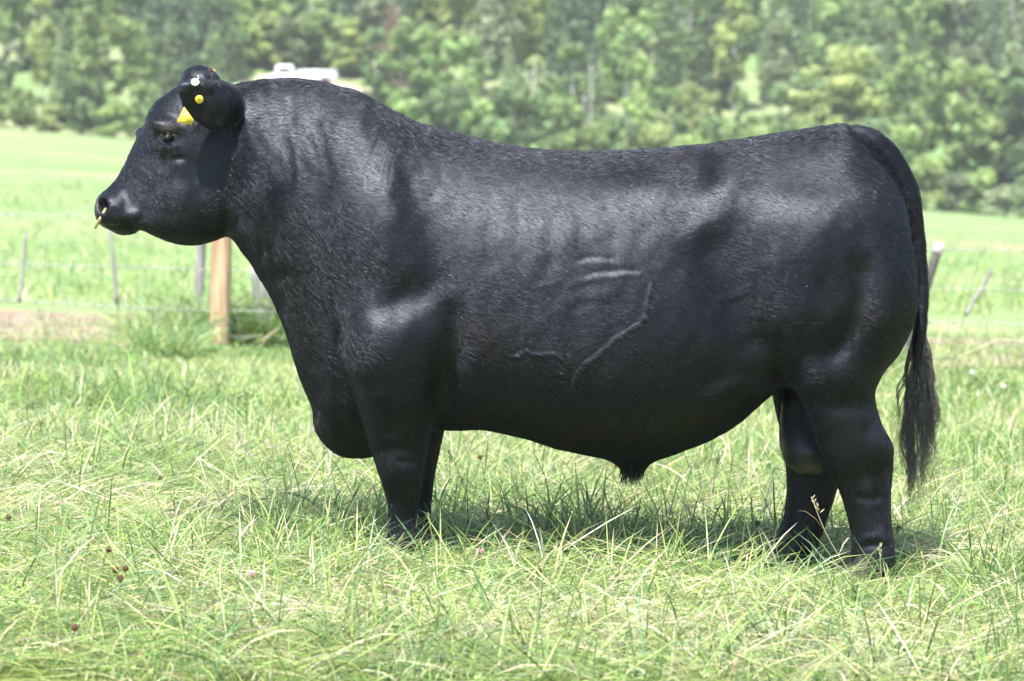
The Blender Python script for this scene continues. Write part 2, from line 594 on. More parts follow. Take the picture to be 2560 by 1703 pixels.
    for s, ch, cl, b, fr, nu, nl, yc in (
            (-30, -20, -90, .06, .6, 2, 2, 0), (-12, 22, -150, .10, .62, 2.2, 2, 0), (15, 40, -200, .118, .64, 2.3, 2, 0), (55, 45, -235, .130, .64, 2.3, 2, -.002), (85, 0, -246, .135, .65, 2.3, 2, -.004), (107, 0, -252, .137, .66, 2.3, 2, -.005), (133, 0, -257, .137, .66, 2.3, 2, -.008), (158, 0, -260, .136, .66, 2.3, 2, -.01),
            (184, 47, -262, .133, .66, 2.3, 1.9, -.012), (228, 36.5, -255, .122, .63, 2.2, 1.8, -.02), (270, 27, -235, .108, .62, 2.2, 1.8, -.026),
            (300, 22, -212, .098, .62, 2.2, 1.8, -.03), (322, 23, -178, .092, .6, 2.2, 1.8, -.033), (338, 26, -128, .088, .55, 2.2, 2, -.036),
            (350, 26, -94, .086, .5, 2.2, 2.2, -.038), (366, 22, -88, .083, .5, 2.2, 2.2, -.04), (380, 14, -72, .073, .5, 2.2, 2.2, -.042),
            (391, 2, -52, .055, .5, 2.2, 2.2, -.044), (397, -12, -32, .03, .5, 2, 2, -.045)):
        ch = ch if s > 350 else float(np.interp(s, SI, CI))
        HD.append((hp(s, ch), hp(s, cl), yc, b, fr, nu, nl))
    ang = math.degrees(math.atan2(.763, -.647))
    head = loft(ang, HD)
    head = smin(head, ball((338, 322), .05, (.045, .022, .06), 50), .025)
    for sg in (-1, 1):
        head = smin(head, ball((380, 293), sg * .112, (.046, .021, .024), 12), .03)      # brow
        head = smin(head, ball((396, 345), sg * .108, (.05, .026, .022), 25), .03)      # lower lid and cheek bone
        head = smax(head, -ball((387, 317), sg * .150, (.023, .013, .020), 8), .007)    # eye socket
        head = smin(head, ball((440, 470), sg * .085, (.10, .085, .055), 60), .05)       # cheek muscle
        head = smin(head, ball((262, 480), sg * .045 - .036, (.040, .042, .042), 60), .03)  # muzzle
        head = smax(head, -ball((238, 474), sg * .060 - .043, (.018, .026, .034), -28), .008)    # nostril
    head = smin(head, ball((288, 521), -.036, (.036, .021, .052), -12), .010)      # chin and lower lip
    head = smax(head, -ball((331, 542), -.03, (.020, .017, .16)), .016)              # notch behind the chin
    F = smin(F, head, .045)
    F = smin(F, ball((463, 190), 0, (.062, .050, .075), 22), .025)        # poll
    # ears, backs turned out and forwards
    for sg in (-1, 1):
        e = loft(0, [((x, a), (x, b), sg * y, w, .62, 2.0, 1.8) for x, a, b, y, w in ((412, 193, 203, .262, .006), (418, 187, 232, .258, .018), (430, 183, 258, .25, .026), (450, 181, 277, .238, .034),
                      (476, 181, 296, .22, .042), (505, 184, 303, .20, .048), (530, 193, 290, .175, .05), (548, 208, 262, .15, .03))])
        e = smin(e, ball((522, 244), sg * .15, (.045, .05, .07), 0), .03)
        F = smin(F, e, .012)
    # --- dewlap fold on the throat, brisket, sheath, scrotum, tail
    F = smin(F, ball((800, 990), 0, (.10, .065, .085), 20), .05)
    F = smin(F, loft(90, [((1400, 1030), (1530, 1030), 0, .06), ((1416, 1060), (1494, 1060), 0, .045), ((1428, 1080), (1485, 1080), 0, .036), ((1436, 1096), (1474, 1096), 0, .022)]), .05)
    SCR = [((1800, 890), (1850, 890), -.02, .035), ((1796, 950), (1864, 950), -.03, .052), ((1793, 1000), (1890, 1000), -.045, .078), ((1797, 1040), (1912, 1040), -.05, .10),
           ((1806, 1064), (1910, 1064), -.05, .09), ((1821, 1080), (1902, 1080), -.05, .07), ((1836, 1090), (1890, 1090), -.05, .046), ((1850, 1096), (1876, 1096), -.05, .02)]
    F = smin(F, loft(90, SCR), .012)
    F = smin(F, tube_field([(1890, 322), (1950, 312), (2002, 324), (2040, 354), (2070, 397), (2093, 450), (2108, 520), (2119, 600), (2124, 680), (2121, 740), (2112, 800), (2104, 850)],
                           [14, 26, 31, 32, 29, 25, 19, 16, 14, 13, 12, 7], [0] * 12), .022)
    V, Q = surface_nets(F)
    V = relax(V, Q, 5, .5)
    V, Q = subdivide(V, Q)
    V = relax(V, Q, 2, .5)
    return V, Q

def gauss(px, py, cx, cy, sx, sy, ang=0):
    a = R(ang)
    dx, dy = px - cx, py - cy
    u = dx * math.cos(a) + dy * math.sin(a)
    v = -dx * math.sin(a) + dy * math.cos(a)
    return np.exp(-.5 * ((u / sx) ** 2 + (v / sy) ** 2))

def stroke(px, py, pts, w, taper=.22):
    P = np.asarray(pts, float)
    t = np.arange(len(P))
    tt = np.linspace(0, len(P) - 1, 48 * len(P))
    P = np.stack([pchip(tt, t, P[:, 0]), pchip(tt, t, P[:, 1])], 1)
    m = (px > P[:, 0].min() - 4 * w) & (px < P[:, 0].max() + 4 * w) & (py > P[:, 1].min() - 4 * w) & (py < P[:, 1].max() + 4 * w)
    out = np.zeros_like(px)
    if not m.any():
        return out
    x, y = px[m], py[m]
    best = np.full(len(x), 1e9); bi = np.zeros(len(x))
    for i in range(len(P)):
        d = (x - P[i, 0]) ** 2 + (y - P[i, 1]) ** 2
        k = d < best
        best[k] = d[k]; bi[k] = i
    s = bi / (len(P) - 1)
    out[m] = np.exp(-.5 * best / w ** 2) * (smooth(0, taper, np.minimum(s, 1 - s)) if taper else 1)
    return out

def sculpt(V, Q):
    N = vert_normals(V, Q)
    side = np.abs(N[:, 1])
    W = V.copy()
    px, py = px_of(np.stack([V[:, 0], -np.abs(V[:, 1]), V[:, 2]], 1))
    j1, j2 = Waves(23, (.03, .05, .03)), Waves(24, (.03, .05, .03))
    px0, py0 = px, py
    px = px + 1.6 * j1(V[:, 0], V[:, 1] * .2, V[:, 2])
    py = py + 1.6 * j2(V[:, 0], V[:, 1] * .2, V[:, 2])
    D = np.zeros(len(V))
    G = lambda *a: gauss(px, py, *a)
    S = lambda *a, **k: stroke(px, py, *a, **k)
    # shoulder and arm
    D += .022 * G(868, 800, 56, 60, 0) - .028 * G(940, 682, 58, 34, -25) + .018 * G(850, 560, 60, 110, 10)
    D += -.010 * S([(790, 700), (785, 780), (800, 860), (830, 950), (858, 1040)], 12) - .010 * S([(860, 905), (900, 960), (905, 1010)], 16) + .008 * G(950, 900, 34, 60, 10)
    D += -.028 * S([(1035, 660), (1045, 780), (1032, 880), (1018, 970)], 22)
    D += -.008 * S([(800, 330), (730, 440), (705, 560), (725, 700), (775, 800), (810, 930)], 22)
    D += .010 * S([(690, 400), (665, 520), (680, 640)], 26)
    D += -.008 * S([(900, 330), (960, 480), (1000, 600), (1020, 700)], 30)
    # ribs, loin and hook bone
    D += -.010 * G(1550, 386, 70, 24, 8) - .012 * G(1608, 398, 26, 34, 0) + .020 * G(1668, 425, 40, 55, 20) + .010 * G(1480, 440, 60, 40, 0)
    for k, x in enumerate((1120, 1190, 1260, 1330, 1400)):
        D += -.0025 * S([(x, 440), (x + 8, 540), (x + 4, 640)], 14)
    # flank and thigh
    D += -.030 * S([(1610, 520), (1650, 590), (1690, 690), (1728, 770), (1765, 840)], 44) + .022 * G(1800, 700, 50, 90, 10) - .016 * S([(1780, 760), (1800, 840), (1830, 900)], 16)
    D += -.022 * S([(1955, 570), (1988, 640), (1975, 720), (1930, 800), (1880, 850)], 22) + .016 * G(2045, 640, 40, 110, 0) + .012 * G(1900, 560, 50, 60, 30)
    D += -.010 * G(1850, 660, 80, 45, -15) + .015 * G(1860, 500, 110, 60, 5)
    D += .018 * S([(1590, 921), (1640, 908), (1700, 884), (1750, 882), (1800, 900)], 13) - .016 * S([(1600, 940), (1660, 925), (1710, 905), (1760, 905)], 12)
    D += .0025 * S([(1640, 690), (1690, 682), (1722, 665), (1745, 640)], 8)
    # belly veins and skin folds
    vein = S([(1168, 823), (1185, 822), (1200, 814), (1212, 808), (1222, 814), (1245, 817), (1268, 816), (1290, 830), (1300, 850), (1308, 880)], 3.3, taper=.06) * .0042 + S([(1203, 812), (1199, 790), (1203, 760)], 3) * .002
    vein += S([(1309, 912), (1317, 880), (1335, 850), (1362, 826), (1392, 803), (1418, 780), (1450, 760), (1478, 737), (1486, 710), (1491, 680), (1499, 640)], 3.3, taper=.1) * .0042 + S([(1418, 780), (1440, 775), (1465, 778)], 3) * .0015
    vein += S([(1203, 800), (1201, 750), (1210, 700), (1226, 668), (1262, 655), (1300, 640)], 3.2, taper=.1) * .0011
    D += vein
    D += .0013 * S([(1275, 668), (1330, 648), (1380, 641), (1430, 634), (1500, 634)], 6) - .0018 * S([(1330, 640), (1380, 627), (1440, 621), (1480, 622)], 6)
    D += .0010 * S([(1290, 700), (1350, 682), (1400, 676), (1440, 680)], 7) - .0010 * S([(1300, 716), (1360, 700), (1420, 698)], 7)
    D += -.0012 * S([(1310, 600), (1370, 592), (1430, 595)], 6) + .001 * S([(1320, 612), (1370, 604), (1440, 606)], 7)
    # crest wrinkles
    for k in range(6):
        o = k * 11
        D += (-.0012) * S([(885 + o * .8, 262 + o * .35), (868 + o * .8, 320 + o * .3), (840 + o, 400), (835 + o, 450)], 3.2)
    # neck: loose wavy skin
    nk = smooth(860, 700, px) * smooth(470, 540, px) * smooth(820, 640, py)
    n1 = Waves(21, (.030, .05, .012)[::-1] if False else (.010, .05, .030))
    n2 = Waves(22, (.022, .06, .07))
    D += nk * (0.0016 * n1(V[:, 0] + .25 * V[:, 2], V[:, 1], V[:, 2]) + .0016 * n2(V[:, 0], V[:, 1], V[:, 2]))
    D += -.002 * S([(560, 310), (545, 400), (560, 480), (600, 560), (640, 680)], 9) - .0015 * S([(630, 300), (610, 420), (640, 520), (670, 600)], 8)
    # face
    D += -.006 * S([(236, 516), (262, 522), (300, 518), (335, 500)], 4.5) + .004 * S([(250, 506), (290, 500), (330, 488)], 8)
    D += .004 * S([(425, 368), (385, 390), (330, 425)], 12) - .003 * S([(420, 400), (370, 425), (320, 455)], 16) - .003 * S([(360, 345), (345, 375), (330, 395)], 14) - .006 * G(412, 366, 10, 6, 0)
    D += -.010 * S([(455, 320), (448, 420), (470, 520), (520, 545)], 16)
    D += .0035 * S([(352, 255), (340, 290), (345, 330), (352, 352)], 9)
    D += .002 * S([(365, 322), (385, 329), (408, 322)], 4) + .003 * S([(364, 311), (385, 302), (408, 310)], 5) + .002 * S([(366, 338), (388, 342), (410, 334)], 4)
    ear = smooth(.15, .19, np.abs(V[:, 1])) * (px < 560) * (py < 330)
    D += ear * (-.016 * G(446, 246, 18, 26, -20) - .008 * S([(470, 205), (500, 225), (505, 260), (485, 285)], 9) + .006 * S([(420, 192), (460, 196), (500, 205)], 8))
    fc = smooth(470, 400, px) * smooth(350, 400, py) * smooth(560, 500, py) * smooth(235, 290, px)
    n3 = Waves(25, (.012, .03, .016))
    D += fc * .0009 * n3(V[:, 0], V[:, 1], V[:, 2])
    # knees, hocks, folds above the hoof
    D += .012 * G(900, 935, 36, 46, 15) + .010 * G(916, 1085, 30, 28) - .006 * G(925, 1030, 40, 14) - .005 * S([(950, 1120), (945, 1170), (940, 1215)], 9) - .003 * S([(905, 1058), (940, 1060), (975, 1050)], 5) + .003 * G(948, 1122, 10, 10)
    D += .010 * G(2025, 1030, 24, 30) - .008 * G(2008, 1095, 26, 26) + .008 * G(1950, 1050, 34, 34) - .005 * S([(1990, 960), (1996, 1020), (1992, 1080), (2000, 1130)], 12) - .006 * S([(2018, 1110), (2022, 1170), (2026, 1230)], 9) + .005 * S([(2040, 1070), (2044, 1150), (2048, 1230)], 8) - .005 * S([(1960, 1140), (2000, 1150), (2045, 1140)], 8) + .004 * S([(1975, 1245), (2010, 1235), (2050, 1245)], 7) - .004 * S([(1970, 1262), (2010, 1254), (2055, 1262)], 6)
    D += -.012 * S([(1845, 900), (1890, 925), (1950, 930), (2005, 915)], 18) + .006 * G(1862, 930, 18, 40, -20)
    W = V + N * (D * smooth(.15, .55, side))[:, None]
    # overall unevenness of hide and muscle
    big = Waves(31, (.09, .12, .09))
    small = Waves(32, (.025, .03, .03))
    W = W + N * ((.0035 * big(V[:, 0], V[:, 1], V[:, 2]) + .0009 * small(V[:, 0], V[:, 1], V[:, 2])))[:, None]
    return W, px0, py0

def hair_object(name, roots, dirs, normals, length, radius, mat, parent, bend=.25, npt=4):
    """short hairs lying along dirs"""
    n = len(roots)
    t = np.linspace(0, 1, npt)[None, :, None]
    bend = np.broadcast_to(bend, (n,))
    P = roots[:, None] + dirs[:, None] * (t * length[:, None, None]) + normals[:, None] * ((t * (1 - .5 * t)) * (length * bend)[:, None, None])
    h = bpy.data.hair_curves.new(name)
    h.add_curves([npt] * n)
    h.position_data.foreach_set('vector', P.astype(np.float32).ravel())
    ra = h.attributes.get('radius') or h.attributes.new('radius', 'FLOAT', 'POINT')
    rr = np.broadcast_to(radius * np.linspace(1, .25, npt)[None], (n, npt))
    ra.data.foreach_set('value', np.ascontiguousarray(rr, np.float32).ravel())
    h.materials.append(mat)
    o = bpy.data.objects.new(name, h)
    COL.objects.link(o)
    o.parent = parent
    return o

def strands(name, curves, radii, mat, parent, sides=3):
    mb = MB()
    for c, r in zip(curves, radii):
        m = len(c)
        mb.tube(c, np.linspace(1, .3, m) * r, sides, cap=False)
    return mb.build(name, mat, parent)

def build_bull():
    V, Q = bull_body()
    V, px, py = sculpt(V, Q)
    N = vert_normals(V, Q)
    # ---- hide
    m, n, l, b = new_mat('black_hide')
    tc = n.new('ShaderNodeTexCoord')
    mp = n.new('ShaderNodeMapping')
    mp.inputs['Scale'].default_value = (160, 200, 60)
    mp.inputs['Rotation'].default_value = (0, R(35), 0)
    l.new(tc.outputs['Object'], mp.inputs[0])
    t = n.new('ShaderNodeTexNoise')
    t.inputs['Scale'].default_value = 3
    t.inputs['Detail'].default_value = 5
    l.new(mp.outputs[0], t.inputs['Vector'])
    t2 = n.new('ShaderNodeTexNoise')
    t2.inputs['Scale'].default_value = 5
    t2.inputs['Detail'].default_value = 4
    l.new(tc.outputs['Object'], t2.inputs['Vector'])
    rp = n.new('ShaderNodeValToRGB')
    rp.color_ramp.elements[0].position = .3
    rp.color_ramp.elements[0].color = (.0025, .0025, .003, 1)
    rp.color_ramp.elements[1].position = .75
    rp.color_ramp.elements[1].color = (.005, .0046, .0045, 1)
    l.new(t2.outputs[0], rp.inputs[0])
    ca = n.new('ShaderNodeAttribute')
    ca.attribute_name = 'col'
    ad = n.new('ShaderNodeMix')
    ad.data_type = 'RGBA'
    ad.blend_type = 'ADD'
    ad.inputs[0].default_value = 1
    l.new(rp.outputs[0], ad.inputs[6])
    l.new(ca.outputs['Color'], ad.inputs[7])
    l.new(ad.outputs[2], b.inputs['Base Color'])
    b.inputs['Roughness'].default_value = .38
    b.inputs['Specular IOR Level'].default_value = .36
    b.inputs['Specular Tint'].default_value = (.72, .81, 1, 1)
    bp = n.new('ShaderNodeBump')
    bp.inputs['Strength'].default_value = .5
    bp.inputs['Distance'].default_value = .002
    l.new(t.outputs[0], bp.inputs['Height'])
    l.new(bp.outputs[0], b.inputs['Normal'])
    root = empty('bull', (0.3, 0, 0))
    tag(root, 'black bull standing side-on in the grass, head to the left', 'bull')
    off = np.array((0.3, 0, 0))
    # bare skin: scrotum, muzzle, the brow above the eye
    skin = np.zeros((len(V), 3))
    sc_ = ((px > 1788) & (px < 1905) & (py > 925) & (py < 1095) & (np.abs(V[:, 1] + .04) < .115)).astype(float)
    skin += sc_[:, None] * np.array((.020, .019, .021)) + (sc_ * smooth(1060, 1085, py))[:, None] * np.array((.05, .04, .025))
    skin += (gauss(px, py, 388, 296, 15, 6, -5) * (V[:, 1] < -.09))[:, None] * np.array((.05, .038, .030))
    skin += (gauss(px, py, 222, 470, 7, 14, -10))[:, None] * np.array((.05, .045, .045))
    body = mesh_obj('body', V - off, Q, m, root, True, col=skin)
    # ---- coat of short hair
    hm, n, l, b = new_mat('black_hair')
    b.inputs['Base Color'].default_value = (.006, .006, .007, 1)
    b.inputs['Specular IOR Level'].default_value = .62
    b.inputs['Specular Tint'].default_value = (.72, .81, 1, 1)
    tcn = n.new('ShaderNodeTexCoord')
    tn = n.new('ShaderNodeTexNoise')
    tn.inputs['Scale'].default_value = 4.5
    tn.inputs['Detail'].default_value = 5
    l.new(tcn.outputs['Object'], tn.inputs['Vector'])
    tr = n.new('ShaderNodeValToRGB')
    tr.color_ramp.elements[0].position = .5
    tr.color_ramp.elements[0].color = (.0045, .0045, .0055, 1)
    tr.color_ramp.elements[1].position = .72
    tr.color_ramp.elements[1].color = (.014, .0095, .007, 1)
    l.new(tn.outputs[0], tr.inputs[0])
    l.new(tr.outputs[0], b.inputs['Base Color'])
    hi = n.new('ShaderNodeHairInfo')
    mr = n.new('ShaderNodeMapRange')
    mr.inputs['To Min'].default_value = .26
    mr.inputs['To Max'].default_value = .52
    l.new(hi.outputs['Random'], mr.inputs['Value'])
    l.new(mr.outputs[0], b.inputs['Roughness'])
    wnz = n.new('ShaderNodeTexWhiteNoise')
    wnz.noise_dimensions = '1D'
    l.new(hi.outputs['Random'], wnz.inputs['W'])
    m2 = n.new('ShaderNodeMapRange')
    m2.inputs['To Min'].default_value = .05
    m2.inputs['To Max'].default_value = 1.15
    l.new(wnz.outputs['Value'], m2.inputs['Value'])
    l.new(m2.outputs[0], b.inputs['Specular IOR Level'])
    r = np.random.default_rng(5)
    P0 = V[Q]
    area = np.linalg.norm(np.cross(P0[:, 2] - P0[:, 0], P0[:, 3] - P0[:, 1]), axis=1) / 2
    FN = np.cross(P0[:, 2] - P0[:, 0], P0[:, 3] - P0[:, 1])
    FN /= np.linalg.norm(FN, axis=1)[:, None] + 1e-12
    w = area * np.where(FN[:, 1] > .45, .25, 1.0)
    fpx, fpy = px[Q].mean(1), py[Q].mean(1)
    muz = smooth(300, 235, fpx) * smooth(430, 470, fpy)
    w = w * (1 - .96 * muz)
    scro = (fpx > 1795) & (fpx < 1893) & (fpy > 925) & (fpy < 1090) & (np.abs(P0[:, :, 1].mean(1) + .04) < .115)
    w = np.where(scro, w * .03, w)
    nh = NHAIR
    f = r.choice(len(Q), nh, p=w / w.sum())
    a, c = r.random(nh), r.random(nh)
    pr = (P0[f, 0] * ((1 - a) * (1 - c))[:, None] + P0[f, 1] * (a * (1 - c))[:, None] + P0[f, 2] * (a * c)[:, None] + P0[f, 3] * ((1 - a) * c)[:, None])
    nn = N[Q[f, 0]]
    hx, hy = px[Q[f, 0]], py[Q[f, 0]]
    leg = smooth(900, 1000, hy)
    head = smooth(560, 470, hx) * smooth(600, 560, hy)
    rump = smooth(1700, 2000, hx)
    d = np.stack([.82 - .06 * rump - .7 * leg, np.zeros(nh), -.50 - .08 * rump - .5 * leg], 1)
    d = d * (1 - head)[:, None] + np.array((.62, 0, -.6)) * head[:, None]
    wob = Waves(41, (.06, .06, .06)); wob2 = Waves(42, (.05, .05, .05))
    neck = smooth(800, 640, hx) * smooth(440, 520, hx)
    amp = .12 + .4 * neck
    d += np.stack([wob(*pr.T) * amp, wob(*pr.T) * .1, wob2(*pr.T) * amp], 1)
    d += r.normal(size=(nh, 3)) * (.22 + .05 * neck)[:, None]
    d -= nn * (d * nn).sum(1)[:, None]
    d /= np.linalg.norm(d, axis=1)[:, None] + 1e-9
    L = r.uniform(.010, .019, nh) * (1 + .25 * neck) * (1 - .35 * head)
    hair_object('coat', pr - off, d, nn, L, .00036, hm, root, bend=r.uniform(.04, .22, nh))
    # ---- tail switch
    cs, rs = [], []
    W3 = np.random.default_rng(9)
    tt = np.linspace(0, 1, 20)
    for lk in range(34):
        k = W3.random()
        st = np.array((2120 - 10 * k, 705 + 150 * k)) + W3.normal(size=2) * np.array((4, 6))
        side = np.clip(W3.normal() * .55, -1, 1)
        endy = 930 + 232 * W3.random() ** .75
        low = smooth(1000, 1140, endy)
        ex = 2116 + side * (52 - 38 * low) - 12 * low
        mx = 2124 + side * 66
        ph, am, fq = W3.uniform(0, 6.28), W3.uniform(5, 13), W3.uniform(1.5, 3.2)
        lx = st[0] * (1 - tt) ** 2 + 2 * tt * (1 - tt) * mx + tt ** 2 * ex + am * np.sin(ph + fq * tt * 6.28) * tt ** .8
        ly = st[1] + (endy - st[1]) * tt
        yd = W3.normal() * .022
        for j in range(20):
            o = W3.normal(size=2) * np.array((3.0, 5))
            fr = W3.normal() * 5
            cut = W3.uniform(.78, 1.04)
            f2, a2 = W3.uniform(2, 6), W3.uniform(.8, 3.2)
            x = lx + o[0] * np.sin(np.minimum(tt * 1.6, 1.57)) * (1 - .35 * tt) + fr * tt ** 3 + a2 * np.sin(f2 * tt * 6.28 + j)
            yv = ly[0] + (ly - ly[0]) * cut + o[1]
            c = np.array([at(xx, zz, yd * t_ + o[0] * .0012) for xx, zz, t_ in zip(x, yv, tt)]) - off
            cs.append(c); rs.append(W3.uniform(.0007, .0015))
    tm_ = simple_mat('tail_hair', (.045, .039, .034), .34, .7, 60, spec=1.0)
    sw = strands('tail_switch', cs, rs, tm_, root)
    # ---- tuft on the sheath, hairs at crest, ears, eyelashes
    cs, rs = [], []
    for i in range(240):
        x0 = W3.uniform(1428, 1484); y0 = 1072 + W3.uniform(-12, 14)
        e = np.array((1452 + (x0 - 1456) * .75 + W3.normal() * 5, 1100 + W3.uniform(-8, 20)))
        y = W3.normal() * .016
        tt = np.linspace(0, 1, 6)
        cs.append(np.array([at(x0 + (e[0] - x0) * t_ ** 1.5 + 3 * math.sin(3 * t_ + i), y0 + (e[1] - y0) * t_, y) for t_ in tt]) - off)
        rs.append(W3.uniform(.001, .0018))
    for i in range(14):
        x0 = W3.uniform(1425, 1436)
        cs.append(np.array([at(x0 - 16 * t_, 1062 + 16 * t_ ** 2 + W3.uniform(-2, 2), W3.normal() * .01) for t_ in np.linspace(0, 1, 4)]) - off)
        rs.append(.0012)
    strands('sheath_tuft', cs, rs, hm, root)
    cs, rs = [], []
    for i in range(170):                                          # ragged hair along the crest
        x0 = W3.uniform(755, 850)
        ty = np.interp(x0, [750, 775, 815, 850], [192, 199, 209, 228])
        y = W3.normal() * .02
        ln = W3.uniform(3, 11)
        cs.append(np.array([at(x0 + ln * 1.3 * t_, ty + 3 + .55 * ln * 1.3 * t_ - ln * t_ * (1.0 - .6 * t_), y) for t_ in np.linspace(0, 1, 4)]) - off)
        rs.append(.0009)
    strands('crest_hair', cs, rs, hm, root)['kind'] = 'stuff'
    cs, rs = [], []
    for i in range(150):                                          # long hairs at the rim of the near ear
        k = W3.random()
        x0, y0 = (424 + 40 * k + W3.normal() * 5, 268 + 30 * k + W3.normal() * 5) if i % 2 else (505 + W3.normal() * 22, 292 + W3.normal() * 6)
        g = np.array((W3.normal() * 5 - 2, W3.uniform(8, 20)))
        y = -.215 + W3.normal() * .02 if i % 2 else -.19 + W3.normal() * .02
        cs.append(np.array([at(x0 + g[0] * t_, y0 + g[1] * t_, y) for t_ in np.linspace(0, 1, 4)]) - off)
        rs.append(.0008)
    strands('ear_hair', cs, rs, hm, root)['kind'] = 'stuff'
    # ---- eye
    em = simple_mat('eye_dark', (.008, .006, .006), .08)
    for sg in (-1, 1):
        c = at(387, 317, sg * .128) - off
        v, q = sphere(c, (.0185, .0165, .0125), 16, 10)
        eye = mesh_obj('eye', v, q, em, root, True)
    cs, rs = [], []
    for i in range(24):
        k = W3.random()
        x0, y0 = 366 + 42 * k, 312 - 7 * math.sin(k * math.pi)
        ln = W3.uniform(6, 11)
        cs.append(np.array([at(x0 + (k - .6) * ln * .5 * t_, y0 + ln * .75 * t_ ** 1.4, -.152 - .012 * t_) for t_ in np.linspace(0, 1, 4)]) - off)
        rs.append(.0009)
    lm = simple_mat('lash_grey', (.022, .021, .02), .5)
    strands('eyelashes', cs, rs, lm, root)['kind'] = 'stuff'
    # ---- hooves
    hmat = simple_mat('hoof_horn', (.018, .016, .015), .55, .5, 60)
    for (x, yv, by) in ((2008, -.215, 1345), (1812, .21, 1322), (915, -.213, 1296), (952, .213, 1268)):
        c = at(x, by, yv)
        gz = float(ground(c[0], yv))
        mb = MB()
        for s2 in (-1, 1):
            rings = []
            for (zz, rx, ry, ox) in ((.0, .072, .036, -.016), (.02, .07, .036, -.012), (.055, .058, .032, -.002), (.085, .05, .03, .004)):
                th = np.linspace(0, 2 * math.pi, 14, endpoint=False)
                toe = np.where(np.cos(th) < 0, 1.12, .92)
                rings.append(np.stack([c[0] - off[0] + ox + rx * toe * np.cos(th), np.full(14, yv) + s2 * .037 + ry * np.sin(th), np.full(14, gz - .01 + zz)], 1))
            v = np.concatenate(rings)
            i = np.arange(3)[:, None] * 14; j = np.arange(14)[None]; k = (j + 1) % 14
            mb.add(v, np.stack([i + j, i + k, i + k + 14, i + j + 14], -1).reshape(-1, 4))
        mb.build('hoof', hmat, root)
    return root

def sphere(c, r, nu=14, nv=8):
    th = np.linspace(0, 2 * math.pi, nu, endpoint=False)
    ph = np.linspace(.02, math.pi - .02, nv)
    v = np.stack([np.outer(np.sin(ph), np.cos(th)) * r[0], np.outer(np.sin(ph), np.sin(th)) * r[1], np.outer(np.cos(ph), np.ones(nu)) * r[2]], -1).reshape(-1, 3) + c
    i = np.arange(nv - 1)[:, None] * nu; j = np.arange(nu)[None]; k = (j + 1) % nu
    return v, np.stack([i + j, i + j + nu, i + k + nu, i + k], -1).reshape(-1, 4)

# ------------------------------------------------------------------ pasture: grass, straw, weeds
def blades(x, y, L, w, az, e0, curl, c0, c1, nseg=3, z0=None, twist=None):
    """grass blades as tapering strips: vertices, quads, tris, colours"""
    n = len(x)
    z = ground(x, y) if z0 is None else z0
    p = np.stack([x, y, z - .004], 1)
    hd = np.stack([np.cos(az), np.sin(az), np.zeros(n)], 1)
    tw = rng.normal(size=n) * .6 if twist is None else twist
    sd = np.stack([-np.sin(az) * np.cos(tw), np.cos(az) * np.cos(tw), np.sin(tw)], 1)
    wt = np.linspace(0, 1, nseg + 1)
    prof = np.sqrt(np.maximum(1 - wt ** 2.2, 0)) * (.55 + .45 * np.sin(np.minimum(wt * 2.6, 1.57)))
    V, C = [], []
    for i in range(nseg + 1):
        t = wt[i]
        if i:
            e = e0 - curl * (t - .5 / nseg)
            step = (L / nseg)[:, None] * (hd * np.cos(e)[:, None] + np.array((0, 0, 1.0)) * np.sin(e)[:, None])
            p = p + step
            g = z if i == 0 else ground(p[:, 0], p[:, 1])
            p[:, 2] = np.maximum(p[:, 2], g + .004 + .01 * rng.random(n))
        cc = c0 + (c1 - c0) * t
        if i < nseg:
            V += [p - sd * (w * prof[i] * .5)[:, None], p + sd * (w * prof[i] * .5)[:, None]]
            C += [cc, cc]
        else:
            V.append(p.copy()); C.append(cc)
    m = 2 * nseg + 1
    V = np.stack(V, 1).reshape(-1, 3)
    C = np.stack(C, 1).reshape(-1, 3)
    b = np.arange(n)[:, None] * m
    q = np.concatenate([np.stack([b[:, 0] + 2 * i, b[:, 0] + 2 * i + 1, b[:, 0] + 2 * i + 3, b[:, 0] + 2 * i + 2], 1) for i in range(nseg - 1)]) if nseg > 1 else np.zeros((0, 4), int)
    k = 2 * (nseg - 1)
    t = np.stack([b[:, 0] + k, b[:, 0] + k + 1, b[:, 0] + k + 2], 1)
    return V, q, t, C

class Sward:
    def __init__(self):
        self.V, self.Q, self.T, self.C, self.n = [], [], [], [], 0
    def add(self, r):
        V, q, t, C = r
        self.V.append(V); self.C.append(C)
        if len(q):
            self.Q.append(q + self.n)
        self.T.append(t + self.n)
        self.n += len(V)
    def build(self, name, mat):
        f = ([np.concatenate(self.Q)] if self.Q else []) + [np.concatenate(self.T)]
        return mesh_obj(name, np.concatenate(self.V), f, mat, None, True, col=np.concatenate(self.C))

PAL = {  # base and tip colours of the kinds of blade
    'fresh': ((.25, .33, .105), (.235, .37, .10)), 'lime': ((.38, .44, .17), (.37, .46, .16)), 'deep': ((.10, .165, .06), (.085, .18, .06)),
    'blue': ((.17, .25, .125), (.16, .29, .16)), 'straw': ((.52, .49, .31), (.62, .58, .41)), 'brown': ((.24, .17, .09), (.32, .22, .11))}
KINDS = list(PAL)

